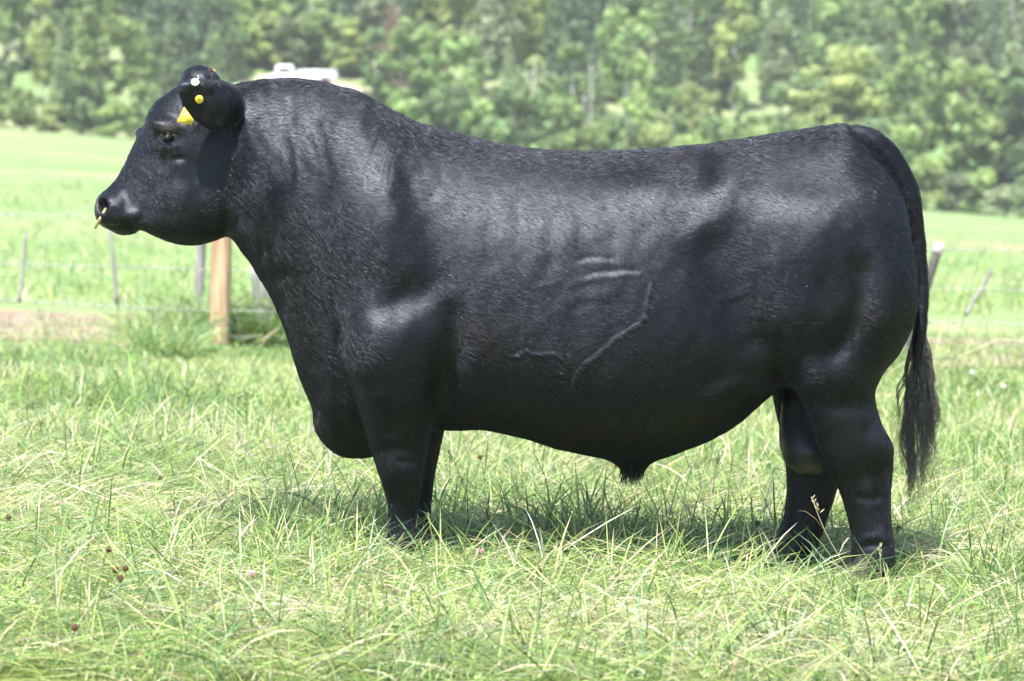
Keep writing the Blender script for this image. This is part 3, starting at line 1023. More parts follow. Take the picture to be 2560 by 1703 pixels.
def pick_cols(n, probs, patch):
    """kind per blade, nudged by a patch noise so that the sward varies from place to place"""
    P = np.tile(np.asarray(probs, float), (n, 1))
    P[:, 2] *= np.exp(.9 * patch); P[:, 0] *= np.exp(.4 * patch); P[:, 4] *= np.exp(-1.0 * patch); P[:, 1] *= np.exp(-.4 * patch)
    P /= P.sum(1)[:, None]
    k = (P.cumsum(1) < rng.random(n)[:, None]).sum(1)
    a = np.array([PAL[q][0] for q in KINDS])[k]
    b = np.array([PAL[q][1] for q in KINDS])[k]
    j = rng.lognormal(0, .22, n)[:, None] * (1 + rng.normal(size=(n, 3)) * .06)
    return np.clip(a * j, 0, .8), np.clip(b * j, 0, .8)

def area_points(n, Y0, Y1, pad=.8, power=1.0):
    Y = np.sqrt(rng.uniform(Y0 ** 2, Y1 ** 2, n)) if power == 1 else Y0 + (Y1 - Y0) * rng.random(n) ** power
    x = rng.uniform(-1, 1, n) * (.162 * Y + pad)
    return x, Y - CAM_D

PATCH = Waves(51, (.28, .45), 2)
PATCH2 = Waves(52, (.9, 1.5), 2)
CLUMP = Waves(53, (.06, .09), 2)

def hoofs_clear(x, y):
    """blades trodden flat around the hooves"""
    k = np.ones(len(x))
    for (hx, hy) in HOOVES:
        k *= 1 - .72 * np.exp(-((x - hx) / .21) ** 2 - (np.maximum(np.abs(y - hy + .33) - .28, 0) / .12) ** 2) * (1.28 if hx > 0 else .3)
    return k

def build_grass():
    mat = leaf_mat('grass_blades', .42, .45, .45)
    S = Sward()
    # 1 short upright sward, near
    n = N_SHORT
    x, y = area_points(n, 7.1, 13.6)
    pt = PATCH(x, y) + .5 * PATCH2(x, y)
    keep = rng.random(n) < np.clip(.62 + .6 * CLUMP(x, y), .06, 1)
    x, y, pt = x[keep], y[keep], pt[keep]
    n = len(x)
    c0, c1 = pick_cols(n, (.40, .20, .20, .10, .10, .02), pt)
    L = rng.uniform(.03, .105, n) * (1 + .35 * pt) * np.clip(1 + .3 * CLUMP(x, y), .6, 1.5) * hoofs_clear(x, y)
    S.add(blades(x, y, L, rng.uniform(.0024, .006, n), rng.uniform(0, 6.28, n), rng.uniform(.5, 1.5, n), rng.uniform(.2, 1.7, n), c0, c1))
    # 2 lying hay and long bent blades
    n = N_LONG
    x, y = area_points(n, 7.1, 14.5)
    pt = PATCH(x + 3, y)
    c0, c1 = pick_cols(n, (.29, .26, .09, .08, .27, .02), pt)
    L = rng.uniform(.10, .34, n) * hoofs_clear(x, y)
    az = rng.normal(0, 1.0, n) + np.where(rng.random(n) < .5, 0, math.pi) + .7 * PATCH2(x, y)
    S.add(blades(x, y, L, rng.uniform(.002, .0052, n), az, rng.uniform(.05, .75, n), rng.uniform(.1, 1.1, n), c0, c1, z0=ground(x, y) + rng.uniform(0, .05, n) * hoofs_clear(x, y) ** 2))
    # 3 loose taller blades and stems
    n = N_TALL
    x, y = area_points(n, 7.1, 15)
    pt = PATCH(x, y)
    k = rng.random(n) < np.clip(.35 + .5 * PATCH2(x - 5, y), .06, 1)
    under = (np.abs(x - .1) < .85) & (y > -.1) & (y < .8)
    k |= under
    x, y, pt = x[k], y[k], pt[k]
    n = len(x)
    c0, c1 = pick_cols(n, (.34, .22, .2, .10, .14, .0), pt)
    under = (np.abs(x - .1) < .85) & (y > -.1) & (y < .8)
    L = rng.uniform(.12, .30, n) * hoofs_clear(x, y) * np.where(under, 1.2, 1)
    S.add(blades(x, y, L, rng.uniform(.003, .0075, n), rng.uniform(0, 6.28, n), rng.uniform(.95, 1.5, n), rng.uniform(.1, 1.4, n), c0, c1, 4))
    # tussocks, and swathes of hay combed one way
    for kind, cnt, m in (('tussock', 95, 46), ('swathe', 60, 90)):
        cx, cy = area_points(cnt, 7.3, 15.5)
        if kind == 'tussock':
            cx[:16] = rng.uniform(-.75, .95, 16); cy[:16] = rng.uniform(.0, .75, 16)
            cx[16:26] = rng.uniform(-.75, -.35, 10); cy[16:26] = rng.uniform(-.5, .1, 10)
        c = np.repeat(np.arange(cnt), m)
        n = len(c)
        if kind == 'tussock':
            rr = rng.random(n) ** .7 * .07
            a = rng.uniform(0, 6.28, n)
            x, y = cx[c] + rr * np.cos(a), cy[c] + rr * np.sin(a)
            tone = rng.normal(size=cnt)[c] * .8 + .5
            c0, c1 = pick_cols(n, (.42, .2, .24, .14, .06, 0), tone)
            hgt = rng.uniform(.7, 1.3, cnt)[c]
            S.add(blades(x, y, rng.uniform(.10, .26, n) * hgt * hoofs_clear(x, y), rng.uniform(.003, .0075, n), a + rng.normal(size=n) * .6, rng.uniform(.75, 1.5, n), rng.uniform(.3, 1.6, n), c0, c1, 4))
        else:
            x, y = cx[c] + rng.normal(size=n) * .16, cy[c] + rng.normal(size=n) * .10
            c0, c1 = pick_cols(n, (.16, .24, .03, .05, .5, .03), rng.normal(size=cnt)[c] * .6)
            az = rng.uniform(0, 6.28, cnt)[c] + rng.normal(size=n) * .28
            S.add(blades(x, y, rng.uniform(.12, .34, n) * hoofs_clear(x, y), rng.uniform(.002, .005, n), az, rng.uniform(0, .25, n), rng.uniform(0, .5, n), c0, c1,
                         z0=ground(x, y) + rng.uniform(.015, .06, n) * hoofs_clear(x, y) ** 2))
    # 4 tiny leaves of clover and herbs low in the sward
    n = N_HERB
    x, y = area_points(n, 7.1, 14)
    k = PATCH2(x + 9, y) + .5 * PATCH(x, y) + .5 * CLUMP(x, y) > .25
    x, y = x[k], y[k]
    n = len(x)
    c0, c1 = pick_cols(n, (.5, .12, .3, .12, 0, 0), np.zeros(n))
    S.add(blades(x, y, rng.uniform(.014, .03, n), rng.uniform(.008, .015, n), rng.uniform(0, 6.28, n), rng.uniform(-.3, .8, n), rng.uniform(0, .8, n), c0, c1, 2,
                 z0=ground(x, y) + rng.uniform(.02, .09, n) * hoofs_clear(x, y) ** 2))
    n = 2600
    x, y = area_points(n, 7.2, 20)
    k = PATCH2(x + 20, y - 4) > .35
    x, y = x[k], y[k]
    n = len(x)
    c0, c1 = pick_cols(n, (.55, .1, .3, .2, 0, 0), np.zeros(n))
    S.add(blades(x, y, rng.uniform(.05, .13, n), rng.uniform(.012, .026, n), rng.uniform(0, 6.28, n), rng.uniform(.2, 1.2, n), rng.uniform(.3, 1.6, n), c0, c1, 4))
    # 5 middle distance up to the fence
    n = N_MID
    x, y = area_points(n, 13.2, 27.5, 1.0, 1.25)
    pt = PATCH(x * .6, y * .6) + .5 * PATCH2(x, y)
    pr = smooth(21, 25, y + CAM_D)
    c0, c1 = pick_cols(n, (.40, .25, .14, .08, .18, .01), pt + pr * .7)
    L = rng.uniform(.08, .24, n) * (1 + .25 * pt) * (1 - .55 * smooth(18, 22, y + CAM_D))
    S.add(blades(x, y, L, rng.uniform(.004, .008, n), rng.uniform(0, 6.28, n), rng.uniform(.25, 1.45, n), rng.uniform(.2, 1.5, n), c0, c1, 3))
    o = S.build('grass', mat)
    tag(o, 'sunlit pasture grass with pale lying straw', 'grass', kind='stuff')
    # 6 rank weeds under the fence
    S = Sward()
    def weeds(n, px0, px1, Ya, Yb, La, Lb, probs, wa=.006, wb=.014):
        u = (rng.uniform(px0, px1, n) * K - 1280) / FPX
        Y = rng.uniform(Ya, Yb, n)
        x, y = u * Y, Y - CAM_D
        cl = Waves(61, (.22, .3), 2)(x, y)
        pt = .6 * Waves(62, (.3, .5), 2)(x, y)
        c0, c1 = pick_cols(n, probs, pt)
        L = rng.uniform(La, Lb, n) * np.clip(1 + .45 * cl, .35, 1.6)
        S.add(blades(x, y, L, rng.uniform(wa, wb, n), rng.uniform(0, 6.28, n), rng.uniform(.7, 1.5, n), rng.uniform(.2, 1.9, n), c0, c1, 4))
    green = (.44, .14, .24, .14, .05, .0)
    weeds(3200, 290, 450, 23.6, 26.6, .12, .34, green)
    weeds(600, 300, 455, 24.5, 26.8, .12, .42, (.4, .2, .1, .2, .1, 0), .012, .024)
    weeds(3800, 470, 700, 26.1, 27.6, .3, .70, green)
    weeds(900, 470, 700, 24.0, 26.0, .03, .10, green)
    weeds(420, 320, 480, 26.3, 27.0, .35, .8, green, .008, .018)
    weeds(500, 535, 600, 26.3, 27.0, .3, .7, green)
    weeds(2600, -40, 340, 21.0, 24.0, .05, .13, green)
    weeds(160, -40, 330, 24.0, 26.0, .3, .62, (.35, .2, .1, .1, .25, 0), .003, .007)
    weeds(2400, 2080, 2440, 18.8, 21.6, .05, .14, green)
    weeds(90, 2140, 2440, 21.0, 23.0, .5, .9, (.3, .2, .1, .1, .3, 0), .003, .006)
    weeds(1500, -60, 420, 25.5, 33.0, .04, .13, green)
    weeds(1400, 2080, 2460, 23.0, 30.0, .04, .13, green)
    weeds(5000, 690, 2100, 22.5, 25.5, .12, .40, green)
    # seeding grass in the meadow behind the fence
    n = 14000
    Y = 36 + 60 * rng.random(n) ** 1.4
    x = rng.uniform(-1, 1, n) * (.165 * Y + 1)
    pt = Waves(63, (1.5, 5), 2)(x, Y)
    c0, c1 = pick_cols(n, (.48, .30, .10, .05, .07, 0), pt)
    S.add(blades(x, Y - CAM_D, rng.uniform(.12, .4, n), rng.uniform(.012, .03, n), rng.uniform(0, 6.28, n), rng.uniform(.6, 1.5, n), rng.uniform(.2, 1.5, n), c0, c1, 2))
    o = S.build('weeds', mat)
    tag(o, 'rank green weeds and seeding grass along the fence', 'weeds', kind='stuff')

def ground_hit(px, py, h):
    """point on the pixel's ray that is h above the ground"""
    a, b, c = ray(px, py)
    lo, hi = 5.0, 60.0
    for _ in range(50):
        t = (lo + hi) / 2
        x, y, z = a * t, b * t - CAM_D, CAM_H + c * t
        if z - float(ground(x, y)) > h:
            lo = t
        else:
            hi = t
    return np.array((a * lo, b * lo - CAM_D, CAM_H + c * lo))

def build_small_plants():
    stem = simple_mat('plant_stem', (.13, .20, .06), .6)
    shaded_stem = simple_mat('plant_stem_shaded', (.06, .10, .035), .6)  # stem green darkened to carry the bull's shade around the legs
    brown = simple_mat('withered_clover', (.13, .075, .04), .9, .5, 300)
    pink = simple_mat('clover_pink', (.62, .30, .34), .7, .3, 300)
    white = simple_mat('petal_white', (.75, .74, .68), .7)
    leafm = leaf_mat('clover_leaf', .35)
    def curve(base, top, bow):
        t = np.linspace(0, 1, 8)[:, None]
        side = np.array((bow, bow * .5, 0))
        return base + (top - base) * t + side * np.sin(t * math.pi)
    def leaf3(mb, c, r, a0):
        for k in range(3):
            a = a0 + k * 2.09
            d = np.array((math.cos(a), math.sin(a), .25)); s = np.array((-math.sin(a), math.cos(a), .1))
            p = [c, c + d * r * .5 - s * r * .38, c + d * r * .95 - s * r * .3, c + d * r * 1.02, c + d * r * .95 + s * r * .3, c + d * r * .5 + s * r * .38]
            mb.add(p, [(0, 1, 2, 3), (0, 3, 4, 5)])
    def clover(px, py, h, r, mat, label, cat, name, group=None, leaves=True, stemmat=stem, seed=0):
        q = np.random.default_rng(seed)
        top = ground_hit(px, py, h)
        base = np.array((top[0] + q.uniform(-.04, .04), top[1] + q.uniform(-.02, .03), 0))
        base[2] = ground(base[0], base[1])
        root = empty(name, base)
        tag(root, label, cat, group)
        mb = MB()
        mb.tube(curve(base, top, q.uniform(-.02, .02)) - base, np.linspace(.0016, .0011, 8), 5)
        mb.build('stem', stemmat, root)
        # flower head: florets on a small globe
        mb = MB()
        m = 46
        ph = np.arccos(1 - 2 * (np.arange(m) + .5) / m); th = np.arange(m) * 2.39996
        dn = np.stack([np.cos(th) * np.sin(ph), np.sin(th) * np.sin(ph), np.cos(ph)], 1)
        for d in dn:
            mb.tube([top - base + d * r * .35, top - base + d * r * .8 + (0, 0, -.001), top - base + d * r * q.uniform(.9, 1.15) + (0, 0, r * .12)], [r * .13, r * .17, r * .05], 4)
        v, f = sphere(top - base, (r * .7, r * .7, r * .7), 8, 6)
        mb.add(v, f)
        mb.build('flower_head', mat, root)
        if leaves:
            mb = MB()
            for k in range(2):
                c = (base * (.55 - .2 * k) + top * (.45 + .2 * k)) - base + np.array((q.uniform(-.02, .02), q.uniform(-.02, .02), 0))
                leaf3(mb, c, q.uniform(.014, .022), q.uniform(0, 6))
            col = np.tile((.09, .2, .045), (mb.n, 1))
            mb.build('leaf', leafm, root, col=col)
    D = [(250, 1265, 'withered brown clover head, upper one of the cluster in the grass at left'),
         (266, 1312, 'withered brown clover head, left one in the lower cluster at left'),
         (288, 1308, 'withered brown clover head, right one in the lower cluster at left'),
         (277, 1331, 'withered brown clover head, lowest of the cluster at left'),
         (369, 1100, 'dark brown clover head in grass left of the brisket'),
         (911, 1366, 'rusty clover head in grass below the front legs'),
         (1743, 1205, 'purple brown clover head in the shade before far hind leg'),
         (1105, 1052, 'dark clover head on tall stem behind the far front leg'),
         (2068, 1216, 'dark clover head just right of the near hind leg'),
         (20, 1190, 'brown clover head at the left edge of the grass'),
         (1240, 1315, 'small brown clover head in grass below the belly'),
         (172, 1445, 'brown clover head low in the left foreground')]
    for i, (x, y, lb) in enumerate(D):
        clover(x, y, .17 if i == 7 else .10, .0095, brown, lb, 'clover', 'clover_plant', 'withered clover plants in the pasture', i % 3 == 1 or i == 7, shaded_stem if i in (6, 7, 8) else stem, i)
    for i, (x, y, lb) in enumerate([(578, 1322, 'pink clover flower in the grass left of the front hoof'), (1105, 1270, 'small pale pink clover flower below the belly shade'),
                                    (135, 1158, 'mauve clover flower in grass at the far left')]):
        clover(x, y, .08, .011, pink, lb, 'clover', 'clover_plant', 'flowering clover plants in the pasture', True, stem, 40 + i)
    for i, (x, y, lb) in enumerate([(2238, 858, 'white flower in the weeds right of the tail, left one'), (2310, 890, 'white flower in the weeds right of the tail, right one')]):
        clover(x, y, .2, .014, white, lb, 'flower', 'white_flower', 'white flowers right of the tail', False, stem, 60 + i)
    # single tall grass stalks one can pick out
    st = [(1035, 1040, 1180, 1, 'dark grass stalk behind the front legs, tallest there'), (1440, 1075, 1200, 1, 'dark grass stalk under the belly near the sheath'),
          (1535, 1060, 1190, 1, 'dark grass stalk under the rear belly'), (1655, 1040, 1195, 1, 'dark grass stalk before the far hind leg'),
          (1290, 1090, 1195, 1, 'dark grass stalk under the middle of the belly'), (1130, 1110, 1200, 1, 'dark grass stalk left of mid belly'),
          (625, 930, 1150, 0, 'tall pale green grass stalk standing left of the brisket'), (655, 1010, 1190, 0, 'thin green grass stalk just left of the brisket'),
          (155, 1020, 1170, 0, 'upright grass stalk in the left pasture'), (75, 930, 1020, 1, 'dark pointed grass leaf stalk at far left'),
          (985, 1180, 1440, 0, 'tall tangled stalk in foreground below the front leg'), (1250, 1330, 1500, 1, 'dark dry stalk in the middle foreground'),
          (2300, 1010, 1130, 0, 'green stalk in the right pasture'), (1870, 1148, 1330, 0, 'pale straw stalk leaning across the hind legs'),
          (2025, 1258, 1400, 0, 'pale stalk with bent tip before the near hind hoof'), (400, 1130, 1330, 0, 'long leaning stalk in left pasture'),
          (1390, 1300, 1470, 0, 'green stalk in the foreground under the sheath'), (2190, 1280, 1420, 0, 'short green stalk right of the hind hoof')]
    cg = leaf_mat('stalk_green', .3)
    for i, (x, y, yb, dark, lb) in enumerate(st):
        q = np.random.default_rng(100 + i)
        base = ground_hit(x + q.uniform(-25, 25) if i != 13 else x + 95, yb, .0)
        top = at(x, y, base[1] + q.uniform(-.03, .03))
        root = empty('grass_stalk', base)
        tag(root, lb, 'grass stalk', 'single grass stalks standing above the sward')
        c = np.array(((.075, .13, .04), (.30, .36, .12), (.52, .48, .28))[1 if not dark else 0] if i not in (13, 14) else (.55, .5, .32))  # stalks beneath the bull have its shade put into their dark green
        cv = curve(base, top, q.uniform(-.02, .02)) - base
        mb = MB()
        mb.tube(cv, np.linspace(.0019, .001, 8), 4)
        mb.build('stem', cg, root, col=np.tile(c, (mb.n, 1)))
        for k in range(2):
            b0 = cv[2 + 2 * k]
            a = q.uniform(0, 6.28)
            L = q.uniform(.07, .15)
            d = np.array((math.cos(a), math.sin(a) * .4, 0))
            s = np.array((-math.sin(a) * .4, math.cos(a), .4)) * .003
            P = [b0 + d * L * t * .6 + np.array((0, 0, L * (t - .55 * t * t))) for t in (0, .35, .7, 1)]
            v = np.array([P[0] - s * .4, P[0] + s * .4, P[1] - s, P[1] + s, P[2] - s * .8, P[2] + s * .8, P[3]])
            mesh_obj('leaf', v, [np.array([(0, 1, 3, 2), (2, 3, 5, 4)]), np.array([(4, 5, 6)])], cg, root, True, col=np.tile(c, (7, 1)))
        if i % 3 == 0 or i in (13, 14):
            mb = MB()
            for t in np.linspace(.82, 1.0, 9):
                p0 = cv[0] + (cv[-1] - cv[0]) * t
                d = np.array((q.normal() * .006, q.normal() * .006, .012))
                mb.tube([p0, p0 + d * .5, p0 + d], [.0008, .0022, .0004], 4)
            mb.build('seed_head', cg, root, col=np.tile(c * 1.05, (mb.n, 1)))

# ------------------------------------------------------------------ fence, track, truck
def build_track():
    U = np.linspace(-1, 1, 90)
    edge = Waves(71, (.6,), 1)
    x = U * 9
    mid = 28.6 - .6 * x
    hw = 2.9 + .02 * x
    rows = np.linspace(-1, 1, 13)
    V = []
    for r in rows:
        yy = mid + r * hw + (.35 * edge(x + r * 3) if abs(r) == 1 else 0)
        V.append(np.stack([x, yy - CAM_D, ground(x, yy - CAM_D) + .012], 1))
    V = np.concatenate(V)
    n = len(U)
    i = (np.arange(len(rows) - 1)[:, None] * n + np.arange(n - 1)[None]).ravel()
    m = simple_mat('dry_dirt', (.235, .18, .14), .95, .28, 2.2, spec=.1)
    o = mesh_obj('dirt_track', V, np.stack([i, i + 1, i + n + 1, i + n], 1), m, smooth_shade=True)
    tag(o, kind='structure')

FENCE_Y = 16.0
def fpt(px, z=None, py=None, y=FENCE_Y):
    p = at(px, 600 if py is None else py, y)
    if z is not None:
        p[2] = z
    return p

def post_mesh(top, base, r0, r1, sides=10, seed=0, flat=False):
    q = np.random.default_rng(seed)
    t = np.linspace(0, 1, 9)[:, None]
    pts = base + (top - base) * t
    pts[1:-1, :2] += q.normal(size=(7, 2)) * r0 * .05
    mb = MB()
    rr = np.linspace(r0, r1, 9) * (1 + q.normal(size=9) * .025)
    mb.tube(pts, rr, 4 if flat else sides)
    return mb

def wood_mat(name, c, dark):
    m, n, l, b = new_mat(name)
    tc = n.new('ShaderNodeTexCoord')
    mp = n.new('ShaderNodeMapping')
    mp.inputs['Scale'].default_value = (28, 28, 2.2)
    l.new(tc.outputs['Object'], mp.inputs[0])
    t = n.new('ShaderNodeTexNoise')
    t.inputs['Scale'].default_value = 1.0
    t.inputs['Detail'].default_value = 7
    l.new(mp.outputs[0], t.inputs['Vector'])
    r = n.new('ShaderNodeValToRGB')
    r.color_ramp.elements[0].position = .34
    r.color_ramp.elements[0].color = (*dark, 1)
    r.color_ramp.elements[1].position = .62
    r.color_ramp.elements[1].color = (*c, 1)
    l.new(t.outputs[0], r.inputs[0])
    l.new(r.outputs[0], b.inputs['Base Color'])
    b.inputs['Roughness'].default_value = .85
    bp = n.new('ShaderNodeBump')
    bp.inputs['Distance'].default_value = .01
    l.new(t.outputs[0], bp.inputs['Height'])
    l.new(bp.outputs[0], b.inputs['Normal'])
    return m

def build_fence():
    tan = wood_mat('peeled_post_wood', (.50, .36, .23), (.26, .15, .08))
    grey = wood_mat('weathered_wood', (.33, .32, .31), (.16, .15, .145))
    dark = wood_mat('dark_weathered_wood', (.10, .095, .09), (.045, .042, .04))
    pale = simple_mat('post_top_pale', (.62, .60, .58), .7)
    wire = simple_mat('galvanised_wire', (.36, .37, .38), .5, metal=.6)
    def post(name, label, pt, pb, y, r0, r1, mat, cat='fence post', flat=False, cap=False, seed=0, group=None):
        top, base = at(*pt, y), at(*pb, y)
        g = float(ground(base[0], base[1])) - .25
        d = (top - base) / (top[2] - base[2])
        foot = base + d * (g - base[2]) if not cat.endswith('stay') else base
        root = empty(name, foot)
        tag(root, label, cat, group)
        post_mesh(top - foot, np.zeros(3), r0, r1, 10, seed, flat).build('shaft', mat, root)
        if cap:
            d /= np.linalg.norm(d)
            mb = MB()
            mb.tube([top - foot - d * .07, top - foot - d * .02, top - foot + d * .012], [r1 * 1.12, r1 * 1.16, r1 * .9], 10)
            mb.build('post_top', pale, root)
    post('fence_post', 'thick tan peeled wooden fence post behind the throat', (513, 470), (503, 815), FENCE_Y, .086, .082, tan, seed=1)
    post('fence_post', 'grey weathered fence post just left of the tan post', (466, 500), (456, 690), FENCE_Y + 1.6, .045, .04, grey, seed=2)
    post('fence_post', 'broad pale grey fence post behind the bull\'s chest', (606, 610), (612, 770), FENCE_Y + .5, .105, .10, grey, seed=3)
    post('fence_post', 'dark leaning fence post with pale top right of the tail', (2162, 563), (2120, 700), FENCE_Y - 1.4, .036, .036, dark, cap=True, seed=4)
    post('fence_stay', 'thin grey fence stay at the far left', (60, 537), (45, 697), FENCE_Y, .017, .014, grey, 'fence stay', seed=5, group='thin stays between the wires')
    post('fence_stay', 'thin grey fence stay below the bull\'s chin', (253, 512), (270, 702), FENCE_Y, .017, .014, grey, 'fence stay', seed=6, group='thin stays between the wires')
    post('fence_stay', 'broken grey stay leaning in the wires at far right', (2285, 618), (2222, 728), FENCE_Y - 1.2, .016, .012, grey, 'fence stay', seed=7, group='thin stays between the wires')
    # strands run on behind the bull
    S = [('top', [(-700, 471), (-150, 488), (240, 500), (760, 520), (1500, 550), (2155, 574), (2900, 584)], 'topmost barbed wire strand of the pasture fence'),
         ('middle', [(-700, 588), (-150, 603), (50, 609), (262, 614), (466, 620), (1300, 645), (2140, 664), (2900, 674)], 'middle barbed wire strand of the pasture fence'),
         ('lower', [(-700, 673), (-150, 687), (45, 693), (300, 709), (606, 716), (1400, 730), (2130, 741), (2900, 762)], 'lower barbed wire strand of the pasture fence'),
         ('bottom', [(300, 770), (505, 776), (620, 776), (1300, 790), (2100, 800)], 'lowest barbed wire strand hidden in weeds by the tan post')]
    for nm, pp, lb in S:
        yy = np.interp([p[0] for p in pp], [-150, 700, 2140, 2500], [FENCE_Y, FENCE_Y, FENCE_Y - 1.4, FENCE_Y - 1.4])
        P = np.array([at(*p, y) for p, y in zip(pp, yy)])
        t = np.arange(len(P)); tt = np.linspace(0, len(P) - 1, 90)
        P = np.stack([pchip(tt, t, P[:, k]) for k in range(3)], 1)
        P[:, 2] += .004 * np.sin(np.arange(90) * 1.7)
        root = empty('barbed_wire', P[0])
        tag(root, lb, 'wire', 'barbed wire strands of the fence')
        mb = MB()
        mb.tube(P - P[0], .003, 5)
        mb.build('strand', wire, root)
        mb = MB()
        L = np.linalg.norm(P[-1] - P[0])
        for s in np.arange(.05, L, .13):
            i = s / L * 89
            c = P[int(i)] + (P[min(int(i) + 1, 89)] - P[int(i)]) * (i % 1) - P[0]
            for k in range(2):
                a = rng.uniform(0, 3.14)
                d = np.array((.25, math.cos(a), math.sin(a))) * .022
                mb.tube([c - d, c + d], .0028, 3)
            mb.tube([c - (.014, 0, 0), c + (.014, 0, 0)], .0055, 5)
        mb.build('barbs', wire, root)['kind'] = 'stuff'

def box(mb, x0, x1, y0, y1, z0, z1, tx=0):
    v = [(x0, y0, z0), (x1, y0, z0), (x1, y1, z0), (x0, y1, z0), (x0 + tx, y0 + tx * .3, z1), (x1 - tx, y0 + tx * .3, z1), (x1 - tx, y1 - tx * .3, z1), (x0 + tx, y1 - tx * .3, z1)]
    mb.add(v, [(0, 1, 5, 4), (1, 2, 6, 5), (2, 3, 7, 6), (3, 0, 4, 7), (4, 5, 6, 7), (3, 2, 1, 0)])

def build_truck():
    paint = simple_mat('truck_white_paint', (.72, .75, .80), .35)
    dark = simple_mat('truck_glass', (.05, .06, .07), .1)
    rub = simple_mat('truck_tyre', (.03, .03, .03), .8)
    p = at(697, 190, 218.0)
    p[2] = float(ground(p[0], p[1]))
    need = at(697, 199, 218.0)[2]
    # pad of bare earth it stands on
    m = simple_mat('bare_bank', (.46, .36, .26), .95, .25, 1.0)
    xs = np.linspace(-6.5, 5.0, 24); ys = np.linspace(-7, 6, 14)
    X, Yg = np.meshgrid(xs, ys, indexing='ij')
    f = smooth(6.8, 3.6, np.abs(X + .6)) * smooth(-7, -3.5, Yg) * smooth(6, 3.5, Yg)
    base = ground(p[0] + X, p[1] + Yg)
    Z = base - .05 + f * (np.maximum(need - base, 0) + .05) + .06 * Waves(81, (.8, .8), 2)(X, Yg) * f
    i = (np.arange(23)[:, None] * 14 + np.arange(13)[None]).ravel()
    o = mesh_obj('earth_bank', np.stack([X + p[0], Yg + p[1], Z], -1).reshape(-1, 3), np.stack([i, i + 14, i + 15, i + 1], 1), m, smooth_shade=True)
    tag(o, kind='structure')
    root = empty('farm_truck', (p[0], p[1], max(need, float(ground(p[0], p[1]))) + .02))
    tag(root, 'small white farm truck parked on the bare bank above the neck', 'truck')
    mb = MB(); box(mb, -2.3, 2.4, -.8, .8, .35, .80); mb.build('chassis', paint, root, False)
    mb = MB(); box(mb, -2.0, -.5, -.76, .76, .803, 1.45, .22); cab = mb.build('cab', paint, root, False)
    mb = MB(); box(mb, -1.7, -.8, -.79, -.70, .92, 1.3, .08); mb.build('window', dark, cab, False)
    mb = MB(); box(mb, -.35, 2.4, -.80, -.74, .805, 1.08); box(mb, -.35, 2.4, .74, .80, .805, 1.08); box(mb, 2.34, 2.4, -.735, .735, .805, 1.08); mb.build('bed', paint, root, False)
    for x in (-1.5, 1.6):
        for y in (-.8, .8):
            mb = MB(); mb.tube([(x, y - .1, .33), (x, y + .1, .33)], .33, 14); mb.build('wheel', rub, root)

# ------------------------------------------------------------------ woods
def leaf_cloud(blobs, n, size, col, seed, droop=0.0, jit=.25):
    """leaf clumps: small bent quads spread through a set of ellipsoids (centre, radii)"""
    q = np.random.default_rng(seed)
    vol = np.array([b[1][0] * b[1][1] * b[1][2] for b in blobs]) ** .72
    k = q.choice(len(blobs), n, p=vol / vol.sum())
    C = np.array([b[0] for b in blobs])[k]
    Rr = np.array([b[1] for b in blobs])[k]
    d = q.normal(size=(n, 3))
    d /= np.linalg.norm(d, axis=1)[:, None]
    rad = q.random(n) ** .42 * (1 + .12 * q.normal(size=n))
    P = C + d * Rr * rad[:, None]
    tint = q.lognormal(0, .16, len(blobs))[k]
    nrm = d + q.normal(size=(n, 3)) * .7 + np.array((0, 0, .35 - droop))
    nrm /= np.linalg.norm(nrm, axis=1)[:, None]
    a = np.cross(nrm, q.normal(size=(n, 3)))
    a /= np.linalg.norm(a, axis=1)[:, None] + 1e-9
    b = np.cross(nrm, a)
    s = (size * q.uniform(.55, 1.35, n))[:, None]
    V = np.stack([P - a * s, P - b * s * .5 + nrm * s * .12, P + a * s, P + b * s * .5 + nrm * s * .12], 1).reshape(-1, 3)
    Q = np.arange(4 * n).reshape(n, 4)
    cc = np.asarray(col)[None] * (tint * q.lognormal(0, jit, n))[:, None] * (1 + q.normal(size=(n, 3)) * .05)
    return V, Q, np.repeat(np.clip(cc, 0, .7), 4, 0)

